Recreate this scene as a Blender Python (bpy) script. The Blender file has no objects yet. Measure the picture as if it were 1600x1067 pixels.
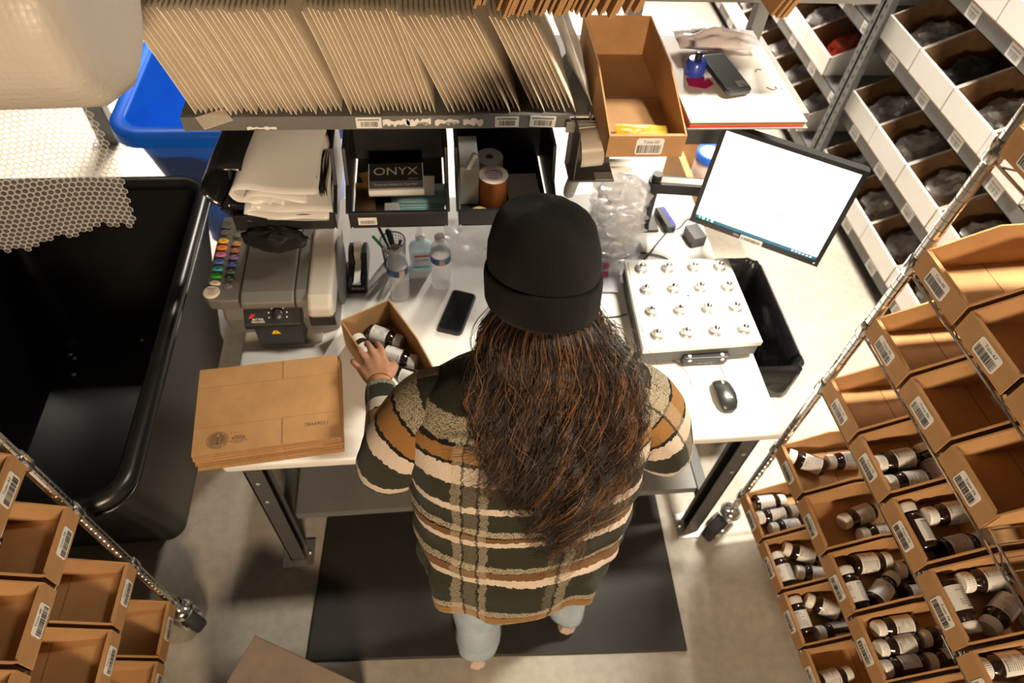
import bpy, bmesh, math, random
from mathutils import Vector, Matrix
from mathutils.bvhtree import BVHTree
PI = math.pi
random.seed(7)
S = bpy.context.scene
C = S.collection

# ------------------------------------------------------------------ camera, world, lights, exposure
cam_d = bpy.data.cameras.new('camera')
cam_d.sensor_width = 36.0
cam_d.lens = 24.0
cam_d.clip_start = 0.05
cam_d.dof.use_dof = True
cam_d.dof.focus_distance = 1.45
cam_d.dof.aperture_fstop = 3.2
cam = bpy.data.objects.new('camera', cam_d)
cam.matrix_world = Matrix(((0.993638, 0.041622, -0.104651, 0.0), (-0.097002, 0.788420, -0.607441, 0.0), (0.057227, 0.613727, 0.787441, 2.45), (0, 0, 0, 1)))
C.objects.link(cam)
S.camera = cam

world = bpy.data.worlds.new('world')
S.world = world
world.use_nodes = True
bg = world.node_tree.nodes['Background']
bg.inputs[0].default_value = (1.0, 0.80, 0.58, 1)
bg.inputs[1].default_value = 0.05

def area_light(name, loc, target, size, size_y, power, color):
    d = bpy.data.lights.new(name, 'AREA')
    d.shape = 'RECTANGLE'
    d.size, d.size_y = size, size_y
    d.energy = power
    d.color = color
    o = bpy.data.objects.new(name, d)
    o.location = loc
    o.rotation_euler = (Vector(target) - Vector(loc)).to_track_quat('-Z', 'Y').to_euler()
    C.objects.link(o)
    return o

# strip lights over the aisle right of the bench and at its far end, then fill lamps added where the scene stayed dim
area_light('aisle_strip_light', (1.65, 1.24, 3.2), (1.40, 1.24, 0.0), 0.20, 0.8, 66, (1.0, 0.92, 0.75)).data.spread = math.radians(96)
area_light('overhead_strip_light', (1.80, 2.30, 3.9), (1.75, 2.1, 0.0), 0.22, 1.2, 20, (1.0, 0.91, 0.78)).data.spread = math.radians(66)
area_light('far_aisle_light', (1.65, 5.2, 3.1), (0.4, 1.5, 0.8), 0.20, 0.6, 190, (1.0, 0.91, 0.78))
area_light('far_floor_fill', (0.8, 5.4, 3.6), (0.9, 4.4, 0.0), 0.6, 1.2, 110, (1.0, 0.92, 0.80)).data.spread = math.radians(62)  # added fill, beam narrowed to brighten the far floor alone
area_light('left_back_fill', (-1.7, 4.3, 3.8), (-1.7, 3.8, 0.0), 0.5, 0.9, 105, (1.0, 0.92, 0.80)).data.spread = math.radians(60)  # added fill, brightens the floor behind the trucks on the left
area_light('warm_front_fill', (0.20, -2.15, 2.25), (-0.1, 1.4, 1.5), 0.6, 0.3, 116, (1.0, 0.765, 0.51))  # added warm fill, unseen behind the camera, aimed at the mailers
S.view_settings.view_transform = 'Standard'
S.view_settings.look = 'None'
S.view_settings.exposure = 0.12
S.view_settings.gamma = 1.0
S.view_settings.use_curve_mapping = False

# ------------------------------------------------------------------ helpers
class MB:
    """Collects vertices and faces, then links them as ONE mesh object."""
    def __init__(self, origin=None):
        self.v, self.f, self.mi, self.uv = [], [], [], []
        self.M = Matrix.Identity(4) if origin is None else Matrix.Translation(-Vector(origin))
    def add(self, vs, fs, m=0, uvs=None):
        b = len(self.v)
        self.v.extend([self.M @ Vector(p) for p in vs])
        for k, f in enumerate(fs):
            self.f.append([b + i for i in f])
            self.mi.append(m)
            self.uv.append(uvs[k] if uvs else None)
        return self
    def box(self, lo, hi, m=0):
        (a, b, c), (d, e, f) = lo, hi
        vs = [(a,b,c),(d,b,c),(d,e,c),(a,e,c),(a,b,f),(d,b,f),(d,e,f),(a,e,f)]
        return self.add(vs, [(0,3,2,1),(4,5,6,7),(0,1,5,4),(1,2,6,5),(2,3,7,6),(3,0,4,7)], m)
    def cbox(self, c, s, m=0, rz=0.0, R=None):
        old = self.M
        self.M = old @ Matrix.Translation(c) @ (R.to_4x4() if R is not None else Matrix.Rotation(rz, 4, 'Z'))
        self.box((-s[0]/2, -s[1]/2, -s[2]/2), (s[0]/2, s[1]/2, s[2]/2), m)
        self.M = old
        return self
    def prism(self, poly, axis, a, b, m=0):
        """poly: 2D outline; axis 0/1/2 is the extrusion axis, from a to b."""
        n = len(poly)
        def P(p, t):
            return (t, p[0], p[1]) if axis == 0 else (p[0], t, p[1]) if axis == 1 else (p[0], p[1], t)
        vs = [P(p, a) for p in poly] + [P(p, b) for p in poly]
        fs = [tuple(range(n))[::-1], tuple(range(n, 2*n))] + [(i, (i+1) % n, n+(i+1) % n, n+i) for i in range(n)]
        return self.add(vs, fs, m)
    def lathe(self, prof, n=24, m=0, M=None, caps=True):
        old = self.M
        if M is not None: self.M = old @ M
        vs, fs = [], []
        for r, z in prof:
            for i in range(n):
                t = 2*PI*i/n
                vs.append((r*math.cos(t), r*math.sin(t), z))
        for j in range(len(prof)-1):
            for i in range(n):
                k = (i+1) % n
                fs.append((j*n+i, j*n+k, (j+1)*n+k, (j+1)*n+i))
        if caps:
            fs.append(tuple(range(n))[::-1])
            fs.append(tuple((len(prof)-1)*n+i for i in range(n)))
        self.add(vs, fs, m)
        self.M = old
        return self
    def tube(self, pts, r, n=8, m=0, caps=True, closed=False):
        pts = [Vector(p) for p in pts]
        N = len(pts)
        rs = r if isinstance(r, (list, tuple)) else [r]*N
        vs, fs = [], []
        prev = None
        for i, p in enumerate(pts):
            if closed: t = pts[(i+1) % N] - pts[i-1]
            else: t = pts[min(i+1, N-1)] - pts[max(i-1, 0)]
            if t.length < 1e-9: t = Vector((0, 0, 1))
            t.normalize()
            if prev is None:
                a = Vector((0, 0, 1)) if abs(t.z) < 0.9 else Vector((1, 0, 0))
                u = t.cross(a).normalized()
            else:
                u = prev - t*prev.dot(t)
                u = u.normalized() if u.length > 1e-6 else t.orthogonal().normalized()
            prev = u
            w = t.cross(u)
            for k in range(n):
                a = 2*PI*k/n
                vs.append(p + (u*math.cos(a) + w*math.sin(a))*rs[i])
        for i in range(N if closed else N-1):
            j = (i+1) % N
            for k in range(n):
                l = (k+1) % n
                fs.append((i*n+k, i*n+l, j*n+l, j*n+k))
        if caps and not closed:
            fs.append(tuple(range(n))[::-1])
            fs.append(tuple((N-1)*n+k for k in range(n)))
        return self.add(vs, fs, m)
    def loft(self, rings, m=0, cap0=True, cap1=True, uvs=False, closed=True):
        n = len(rings[0])
        vs = [p for r in rings for p in r]
        fs, us = [], []
        for j in range(len(rings)-1):
            for i in range(n if closed else n-1):
                k = (i+1) % n
                fs.append((j*n+i, j*n+k, (j+1)*n+k, (j+1)*n+i))
                if uvs:
                    us.append([(i/n, j/(len(rings)-1)), ((i+1)/n, j/(len(rings)-1)), ((i+1)/n, (j+1)/(len(rings)-1)), (i/n, (j+1)/(len(rings)-1))])
        if cap0:
            fs.append(tuple(range(n))[::-1]); us.append([(0, 0)]*n)
        if cap1:
            fs.append(tuple((len(rings)-1)*n+i for i in range(n))); us.append([(0, 1)]*n)
        return self.add(vs, fs, m, us if uvs else None)
    def sphere(self, c, r, m=0, n=16, k=10, R=None):
        rx, ry, rz = r if isinstance(r, (list, tuple)) else (r, r, r)
        old = self.M
        self.M = old @ Matrix.Translation(c) @ (R.to_4x4() if R is not None else Matrix.Identity(4))
        rings = []
        for j in range(1, k):
            p = PI*j/k
            rings.append([(rx*math.sin(p)*math.cos(2*PI*i/n), ry*math.sin(p)*math.sin(2*PI*i/n), -rz*math.cos(p)) for i in range(n)])
        self.loft(rings, m, False, False)
        b = len(self.v)
        self.v.append(self.M @ Vector((0, 0, -rz))); self.v.append(self.M @ Vector((0, 0, rz)))
        s0 = b - n*(k-1); s1 = b - n
        for i in range(n):
            q = (i+1) % n
            for f in ((b, s0+q, s0+i), (b+1, s1+i, s1+q)):
                self.f.append(list(f)); self.mi.append(m); self.uv.append(None)
        self.M = old
        return self
    def mesh(self, name, mats, smooth=None):
        me = bpy.data.meshes.new(name)
        me.from_pydata([tuple(p) for p in self.v], [], self.f)
        for mt in (mats if isinstance(mats, (list, tuple)) else [mats]):
            me.materials.append(mt)
        me.polygons.foreach_set('material_index', self.mi)
        if any(u is not None for u in self.uv):
            ul = me.uv_layers.new(name='UVMap')
            flat = []
            for f, u in zip(self.f, self.uv):
                for q in (u if u is not None else [(0, 0)]*len(f)): flat.extend(q)
            ul.data.foreach_set('uv', flat)
        if smooth is not None:
            me.polygons.foreach_set('use_smooth', [True]*len(me.polygons))
            if smooth < 179: me.set_sharp_from_angle(angle=math.radians(smooth))
        me.update()
        return me
    def build(self, name, mats, parent=None, smooth=None, bevel=0.0, seg=2):
        o = bpy.data.objects.new(name, self.mesh(name, mats, smooth))
        C.objects.link(o)
        if parent is not None: o.parent = parent
        if bevel:
            md = o.modifiers.new('bevel', 'BEVEL')
            md.width, md.segments, md.limit_method, md.angle_limit = bevel, seg, 'ANGLE', math.radians(40)
        return o

def tag(o, label, cat, group=None, kind=None):
    o['label'] = label
    o['category'] = cat
    if group: o['group'] = group
    if kind: o['kind'] = kind
    return o
def struct(o):
    o['kind'] = 'structure'
    return o
def thing(name, label, cat, loc=(0, 0, 0), rz=0.0, group=None):
    o = bpy.data.objects.new(name, None)
    o.empty_display_size = 0.05
    C.objects.link(o)
    o.location = loc
    o.rotation_euler = (0, 0, rz)
    return tag(o, label, cat, group)
def inst(name, me, parent=None, loc=(0, 0, 0), rot=(0, 0, 0)):
    o = bpy.data.objects.new(name, me)
    C.objects.link(o)
    if parent is not None: o.parent = parent
    o.location = loc
    o.rotation_euler = rot
    return o
def copy_tree(src, parent=None):
    c = src.copy()
    C.objects.link(c)
    if parent is not None: c.parent = parent
    for ch in list(src.children):
        copy_tree(ch, c)
    return c

ORD = ['first', 'second', 'third', 'fourth', 'fifth', 'sixth', 'seventh', 'eighth', 'ninth', 'tenth', 'eleventh', 'twelfth',
       'thirteenth', 'fourteenth', 'fifteenth', 'sixteenth', 'seventeenth', 'eighteenth', 'nineteenth', 'twentieth']
ORD += ['twenty-' + w for w in ORD[:9]] + ['thirtieth'] + ['thirty-' + w for w in ORD[:9]] + ['fortieth'] + ['forty-' + w for w in ORD[:9]]

def AX(origin, x, y=None, z=None):
    """4x4 frame at origin from an x axis and (roughly) a z or y axis."""
    x = Vector(x).normalized()
    if z is not None:
        z = Vector(z).normalized(); y = z.cross(x).normalized(); z = x.cross(y)
    else:
        y = Vector(y); z = x.cross(y).normalized(); y = z.cross(x)
    return Matrix(((x.x, y.x, z.x, origin[0]), (x.y, y.y, z.y, origin[1]), (x.z, y.z, z.z, origin[2]), (0, 0, 0, 1)))
def ZTO(origin, d):
    """4x4 frame at origin whose z axis points along d."""
    q = Vector(d).normalized().to_track_quat('Z', 'Y').to_matrix().to_4x4()
    return Matrix.Translation(origin) @ q
def spline(pts, k=6):
    """Catmull-Rom through the points."""
    P = [Vector(p) for p in pts]
    P = [P[0]*2 - P[1]] + P + [P[-1]*2 - P[-2]]
    out = []
    for i in range(1, len(P)-2):
        a, b, c, d = P[i-1], P[i], P[i+1], P[i+2]
        for j in range(k):
            t = j/k
            out.append(0.5*((2*b) + (c-a)*t + (2*a-5*b+4*c-d)*t*t + (3*b-a-3*c+d)*t**3))
    out.append(P[-2])
    return out
_tc = {}
def text_geo(s, bold=False):
    """Outlines of a string in the built-in font: (verts, faces, width) for a letter height of 1, centred on the origin."""
    if s in _tc: return _tc[s]
    cu = bpy.data.curves.new('t', 'FONT')
    cu.body = s; cu.size = 1.0; cu.align_x = 'CENTER'; cu.align_y = 'CENTER'; cu.resolution_u = 3
    o = bpy.data.objects.new('t', cu)
    C.objects.link(o)
    me = bpy.data.meshes.new_from_object(o.evaluated_get(bpy.context.evaluated_depsgraph_get()))
    vs = [tuple(v.co) for v in me.vertices]
    fs = [tuple(p.vertices) for p in me.polygons]
    xs = [v[0] for v in vs] or [0, 1]; ys = [v[1] for v in vs] or [0, 1]
    cx, cy, h = (min(xs)+max(xs))/2, (min(ys)+max(ys))/2, max(ys)-min(ys)
    vs = [((x-cx)/h, (y-cy)/h, 0) for x, y, z in vs]
    w = (max(xs)-min(xs))/h
    bpy.data.objects.remove(o); bpy.data.curves.remove(cu); bpy.data.meshes.remove(me)
    _tc[s] = (vs, fs, w)
    return _tc[s]
def put_text(mb, s, c, h, m=0, w=None, Mx=None, dz=0.0):
    """Adds lettering in the XY plane of Mx, height h (and width w if given)."""
    vs, fs, wd = text_geo(s)
    kx = (w/wd) if w else h
    old = mb.M
    if Mx is not None: mb.M = old @ Mx
    mb.add([(c[0]+x*kx, c[1]+y*h, dz) for x, y, z in vs], fs, m)
    mb.M = old
def barcode(mb, x0, x1, y0, y1, z, m, seed):
    r = random.Random(seed)
    x = x0
    u = (x1-x0)/62.0
    while x < x1 - u:
        w = u*r.choice((0.8, 0.8, 1.4, 2.2))
        mb.add([(x, y0, z), (min(x+w, x1), y0, z), (min(x+w, x1), y1, z), (x, y1, z)], [(0, 1, 2, 3)], m)
        x += w + u*r.choice((0.8, 1.0, 1.8))

# ------------------------------------------------------------------ materials
def mat(name, col, rough=0.5, metal=0.0, spec=0.5, bump=0.0, bscale=60.0, var=0.0, vscale=8.0, col2=None, emit=None, alpha=1.0, trans=0.0, coat=0.0, stretch=None, sheen=0.0):
    m = bpy.data.materials.new(name)
    m.use_nodes = True
    nt = m.node_tree
    b = nt.nodes['Principled BSDF']
    b.inputs['Base Color'].default_value = (*col, 1)
    b.inputs['Roughness'].default_value = rough
    b.inputs['Metallic'].default_value = metal
    b.inputs['Specular IOR Level'].default_value = spec
    b.inputs['Alpha'].default_value = alpha
    b.inputs['Transmission Weight'].default_value = trans
    b.inputs['Coat Weight'].default_value = coat
    if sheen:
        b.inputs['Sheen Weight'].default_value = sheen
        b.inputs['Sheen Roughness'].default_value = 0.5
    if emit:
        b.inputs['Emission Color'].default_value = (*col, 1)
        b.inputs['Emission Strength'].default_value = emit
    tc = None
    def coords():
        t = nt.nodes.new('ShaderNodeTexCoord')
        if stretch:
            mp = nt.nodes.new('ShaderNodeMapping')
            mp.inputs['Scale'].default_value = stretch
            nt.links.new(t.outputs['Object'], mp.inputs[0])
            return mp.outputs[0]
        return t.outputs['Object']
    if var or col2:
        tc = coords()
        nz = nt.nodes.new('ShaderNodeTexNoise')
        nz.inputs['Scale'].default_value = vscale
        nz.inputs['Detail'].default_value = 5
        nz.inputs['Roughness'].default_value = 0.65
        nt.links.new(tc, nz.inputs['Vector'])
        rp = nt.nodes.new('ShaderNodeValToRGB')
        rp.color_ramp.elements[0].position = 0.32
        rp.color_ramp.elements[1].position = 0.68
        c2 = col2 or tuple(max(0, c*(1-var)) for c in col)
        rp.color_ramp.elements[0].color = (*c2, 1)
        rp.color_ramp.elements[1].color = (*(col if col2 else tuple(min(1, c*(1+var*0.4)) for c in col)), 1)
        nt.links.new(nz.outputs['Fac'], rp.inputs[0])
        nt.links.new(rp.outputs[0], b.inputs['Base Color'])
    if bump:
        tc = tc or coords()
        nb = nt.nodes.new('ShaderNodeTexNoise')
        nb.inputs['Scale'].default_value = bscale
        nb.inputs['Detail'].default_value = 4
        nt.links.new(tc, nb.inputs['Vector'])
        bp = nt.nodes.new('ShaderNodeBump')
        bp.inputs['Strength'].default_value = bump
        bp.inputs['Distance'].default_value = 0.004
        nt.links.new(nb.outputs['Fac'], bp.inputs['Height'])
        nt.links.new(bp.outputs[0], b.inputs['Normal'])
    return m

CARD = mat('cardboard', (0.45, 0.248, 0.108), 0.82, spec=0.25, var=0.16, vscale=9, bump=0.12, bscale=260)
CARD_EDGE = mat('cardboard_edge', (0.30, 0.165, 0.078), 0.9, spec=0.2, var=0.35, vscale=160)
CARD_DARK = mat('brown_board', (0.30, 0.17, 0.085), 0.85, spec=0.2, var=0.25, vscale=18, bump=0.1, bscale=200)
GREYCARD = mat('greyish_card', (0.30, 0.235, 0.19), 0.85, spec=0.2, var=0.2, vscale=10, bump=0.1, bscale=200)
PAPER = mat('white_label', (0.78, 0.76, 0.72), 0.6)
INK = mat('black_ink', (0.012, 0.012, 0.012), 0.6)
STAMP = mat('stamp_ink', (0.10, 0.062, 0.036), 0.8)
CHROME = mat('chrome_wire', (0.74, 0.73, 0.71), 0.16, metal=1.0)
STEEL = mat('brushed_steel', (0.66, 0.64, 0.60), 0.34, metal=0.9, var=0.1, vscale=30)
GREYPAINT = mat('grey_powder_coat', (0.155, 0.15, 0.142), 0.5, var=0.14, vscale=7, bump=0.06, bscale=220)
DARKGREY = mat('dark_grey_paint', (0.075, 0.073, 0.072), 0.5, var=0.12, vscale=8, bump=0.05, bscale=220)
LAMINATE = mat('white_laminate', (0.70, 0.68, 0.65), 0.38, var=0.05, vscale=6)
LAM_EDGE = mat('bench_edge_band', (0.56, 0.53, 0.49), 0.5)
BLACKP = mat('black_plastic', (0.014, 0.014, 0.014), 0.38, bump=0.05, bscale=150)
BLACKBIN = mat('black_poly_bin', (0.008, 0.0078, 0.0075), 0.33, bump=0.05, bscale=260, var=0.2, vscale=12)
RUBBER = mat('black_rubber', (0.016, 0.016, 0.016), 0.75)
BLUEP = mat('blue_poly', (0.004, 0.105, 0.62), 0.36, var=0.1, vscale=4)
WHITEP = mat('white_plastic', (0.78, 0.77, 0.74), 0.42)
WHITECORR = mat('white_corrugated', (0.80, 0.77, 0.72), 0.6, var=0.05, vscale=5)
MAILER = mat('cream_mailer', (0.84, 0.73, 0.58), 0.6, var=0.10, vscale=14, bump=0.22, bscale=70)
MAILER_EDGE = mat('mailer_seal', (0.82, 0.72, 0.58), 0.6)
POLYWHITE = mat('white_poly_mailer', (0.72, 0.69, 0.65), 0.38, bump=0.2, bscale=25)
POLYBLACK = mat('black_poly_mailer', (0.012, 0.012, 0.012), 0.22, bump=0.35, bscale=30)
AMBER = mat('dark_amber_bottle', (0.016, 0.008, 0.006), 0.14, coat=0.4)
CAP = mat('white_cap', (0.76, 0.74, 0.70), 0.45)
LABELW = mat('bottle_label', (0.66, 0.64, 0.62), 0.5)
LABELINK = mat('label_print', (0.20, 0.19, 0.19), 0.6)
GREYTOP = mat('warm_grey_plastic', (0.135, 0.125, 0.112), 0.5, bump=0.12, bscale=330)
LIGHTTOP = mat('light_grey_plastic', (0.46, 0.415, 0.365), 0.45, bump=0.05, bscale=300)
SKIN = mat('skin', (0.50, 0.245, 0.15), 0.5, var=0.16, vscale=45, bump=0.1, bscale=260)
GOLD = mat('gold', (0.85, 0.50, 0.14), 0.28, metal=1.0)
YELLOW = mat('yellow_vinyl', (0.62, 0.37, 0.015), 0.42, bump=0.5, bscale=45, var=0.2, vscale=30)
RED = mat('red_plastic', (0.6, 0.03, 0.02), 0.45)
GREENP = mat('green_plastic', (0.02, 0.22, 0.08), 0.4)
BLUEINK = mat('deep_blue', (0.01, 0.03, 0.24), 0.4)
ORANGE = mat('orange_tape', (0.62, 0.20, 0.055), 0.45, bump=0.15, bscale=300, stretch=(1, 1, 12))
TEAL = mat('pale_teal_card', (0.38, 0.62, 0.62), 0.5)
TAN = mat('tan_tape', (0.46, 0.40, 0.33), 0.28)

# ------------------------------------------------------------------ floor
def floor_material():
    m = bpy.data.materials.new('sealed_concrete')
    m.use_nodes = True
    nt = m.node_tree; N = nt.nodes; L = nt.links
    b = N['Principled BSDF']
    tc = N.new('ShaderNodeTexCoord')
    n1 = N.new('ShaderNodeTexNoise'); n1.inputs['Scale'].default_value = 2.2; n1.inputs['Detail'].default_value = 8; n1.inputs['Roughness'].default_value = 0.6
    n2 = N.new('ShaderNodeTexNoise'); n2.inputs['Scale'].default_value = 30; n2.inputs['Detail'].default_value = 6
    r1 = N.new('ShaderNodeValToRGB')
    r1.color_ramp.elements[0].position = 0.3; r1.color_ramp.elements[0].color = (0.30, 0.268, 0.225, 1)
    r1.color_ramp.elements[1].position = 0.7; r1.color_ramp.elements[1].color = (0.43, 0.39, 0.335, 1)
    r2 = N.new('ShaderNodeValToRGB')
    r2.color_ramp.elements[0].position = 0.36; r2.color_ramp.elements[0].color = (0.88, 0.875, 0.86, 1)
    r2.color_ramp.elements[1].position = 0.6; r2.color_ramp.elements[1].color = (1, 1, 1, 1)
    mx = N.new('ShaderNodeMix'); mx.data_type = 'RGBA'; mx.blend_type = 'MULTIPLY'; mx.inputs[0].default_value = 1.0
    L.new(tc.outputs['Object'], n1.inputs['Vector']); L.new(tc.outputs['Object'], n2.inputs['Vector'])
    L.new(n1.outputs['Fac'], r1.inputs[0]); L.new(n2.outputs['Fac'], r2.inputs[0])
    L.new(r1.outputs[0], mx.inputs[6]); L.new(r2.outputs[0], mx.inputs[7])
    L.new(mx.outputs[2], b.inputs['Base Color'])
    b.inputs['Roughness'].default_value = 0.42
    bp = N.new('ShaderNodeBump'); bp.inputs['Strength'].default_value = 0.06; bp.inputs['Distance'].default_value = 0.003
    L.new(n2.outputs['Fac'], bp.inputs['Height']); L.new(bp.outputs[0], b.inputs['Normal'])
    return m
struct(MB().box((-5, -3, -0.05), (6, 9, 0)).build('floor', floor_material()))
PAINTW = mat('painted_block_wall', (0.16, 0.15, 0.14), 0.8, var=0.1, vscale=3)
for nm, lo, hi in (('wall_left', (-5.1, -3, 0), (-5, 9, 5)), ('wall_right', (6, -3, 0), (6.1, 9, 5)), ('wall_back', (-5, 9, 0), (6, 9.1, 5)), ('wall_front', (-5, -3.1, 0), (6, -3, 5)), ('ceiling', (-5, -3, 5), (6, 9, 5.1))):
    struct(MB().box(lo, hi).build(nm, PAINTW))

# ------------------------------------------------------------------ packing bench with its two riser shelves
def shelf_tray(mb, x0, x1, y0, y1, z0, z1):
    """A bent sheet-metal shelf: flat deck with a folded lip at the front and back."""
    t = 0.003
    mb.prism([(y0, z0), (y0 + 0.02, z0), (y0 + 0.02, z0 + t), (y0 + t, z0 + t), (y0 + t, z1 - t), (y1 - t, z1 - t), (y1 - t, z0), (y1, z0), (y1, z1), (y0, z1)], 0, x0, x1)
BO = (0.19, 1.36, 0.0)
bench = thing('packing_bench', 'white topped packing bench with grey steel legs and two grey riser shelves', 'workbench', BO)
MB(BO).box((-0.586, 0.90, 0.762), (0.968, 1.955, 0.80)).build('tabletop', [LAMINATE], bench, bevel=0.011, seg=3)
for sx, x in ((-1, -0.535), (1, 0.915)):
    for y in (0.965, 1.885):
        o = MB(BO)
        for a, b in (((x-0.026, y-0.026), (x+0.026, y-0.022)), ((x-0.026, y+0.022), (x+0.026, y+0.026)), ((x+sx*0.022-0.002, y-0.026), (x+sx*0.022+0.002, y+0.026))):
            o.box((a[0], a[1], 0.008), (b[0], b[1], 0.765))
        o.build('leg', DARKGREY, bench)
        p = MB(BO).box((x-0.055, y-0.05, 0.0), (x+0.055, y+0.05, 0.008))
        for dx in (-0.038, 0.038):
            p.lathe([(0.007, 0), (0.007, 0.006), (0.003, 0.008)], 8, 0, Matrix.Translation((x+dx, y, 0.008)))
        p.build('foot_plate', STEEL, bench, bevel=0.002)
    MB(BO).box((x-0.02, 0.99, 0.19), (x+0.02, 1.87, 0.24)).build('side_rail', DARKGREY, bench, bevel=0.003)
    MB(BO).box((x-0.02, 0.93, 0.70), (x+0.02, 1.91, 0.762)).build('side_rail', DARKGREY, bench, bevel=0.003)
    MB(BO).box((x+sx*0.03-0.02, 1.835, 0.80 if sx < 0 else 1.40), (x+sx*0.03+0.02, 1.87, 2.12)).build('upright', GREYPAINT, bench, bevel=0.003)
    o = MB(BO)
    for z in (0.5, 0.62):
        o.lathe([(0.008, 0), (0.008, 0.004), (0.004, 0.007)], 6, 0, ZTO((x, 0.938, z), (0, -1, 0)) if z < 1 else ZTO((x, 1.834, z), (0, -1, 0)))
    o.build('bolt', STEEL, bench)
s = MB(BO); shelf_tray(s, -0.50, 0.88, 0.995, 1.85, 0.235, 0.27); s.build('lower_shelf', GREYPAINT, bench)
s = MB(BO); shelf_tray(s, -0.592, 0.985, 1.48, 1.872, 1.418, 1.455); s.build('riser_shelf', GREYPAINT, bench)
s = MB(BO); shelf_tray(s, -0.592, 1.035, 1.48, 1.872, 1.740, 1.777); s.build('riser_shelf', GREYPAINT, bench)
s = MB(BO)
s.box((-0.56, 1.748, 1.278), (0.70, 1.752, 1.340))
s.box((-0.56, 1.748, 1.336), (0.70, 1.762, 1.340))
for x in (-0.56, -0.25, 0.06, 0.40, 0.69):
    s.box((x, 1.752, 1.300), (x+0.02, 1.760, 1.420))
s.build('bin_rail', DARKGREY, bench)
s = MB(BO); s.box((0.70, 1.748, 1.165), (0.94, 1.752, 1.418)); s.build('back_plate', DARKGREY, bench)
def shelf_label(x, w, h, seed, tilt=0.0, txt=None, y=1.4795, zc=1.437, torn=False):
    m = MB(BO)
    old = m.M
    m.M = old @ AX((x, y, zc), (math.cos(tilt), 0, math.sin(tilt)), z=(0, -1, 0))
    if torn:
        r = random.Random(seed)
        up = [(-w/2 + w*i/9, h/2*r.uniform(0.2, 1.0)) for i in range(10)]
        dn = [(w/2 - w*i/9, -h/2*r.uniform(0.2, 1.0)) for i in range(10)]
        m.prism(up[::-1] + dn[::-1], 2, 0.0, 0.0006, 0)
        if seed % 2: barcode(m, -w*0.05, w*0.42, -h*0.3, h*0.05, 0.0009, 1, seed)
    else:
        m.box((-w/2, -h/2, 0), (w/2, h/2, 0.0006), 0)
        barcode(m, -w*0.33, w*0.36, -h*0.38, h*0.10, 0.0009, 1, seed)
        for i in range(11):
            m.box((-w*0.42 + i*w*0.077, h*0.22, 0.0006), (-w*0.42 + i*w*0.077 + w*0.055, h*0.34, 0.0009), 1)
    m.M = old
    m.build('barcode_label', [PAPER, INK], bench)
shelf_label(-0.152, 0.062, 0.030, 3)
shelf_label(-0.085, 0.066, 0.026, 12, torn=True)
shelf_label(-0.030, 0.060, 0.024, 15, torn=True)
shelf_label(0.040, 0.060, 0.022, 21, torn=True)
shelf_label(-0.41, 0.070, 0.012, 8, torn=True, zc=1.424)
shelf_label(0.105, 0.050, 0.026, 10, torn=True)
shelf_label(0.190, 0.060, 0.030, 5)
shelf_label(0.281, 0.066, 0.032, 7, tilt=-0.05)
shelf_label(0.378, 0.058, 0.028, 11)
shelf_label(0.80, 0.075, 0.040, 13, zc=1.762)
shelf_label(0.865, 0.050, 0.012, 17, zc=1.424)

# ------------------------------------------------------------------ floor mat
m = MB((0.15, 0.9, 0))
m.prism([(-0.481, 0.596), (0.794, 0.523), (0.822, 1.36), (-0.42, 1.44)], 2, 0.0, 0.012)
MATM = mat('ribbed_vinyl_mat', (0.017, 0.0145, 0.012), 0.62, bump=0.25, bscale=190, var=0.25, vscale=10)
o = m.build('floor_mat', MATM, None, bevel=0.006, seg=2); o.location = (0.15, 0.9, 0)
tag(o, 'dark anti-fatigue mat on the floor in front of the bench under the person', 'mat')

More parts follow.
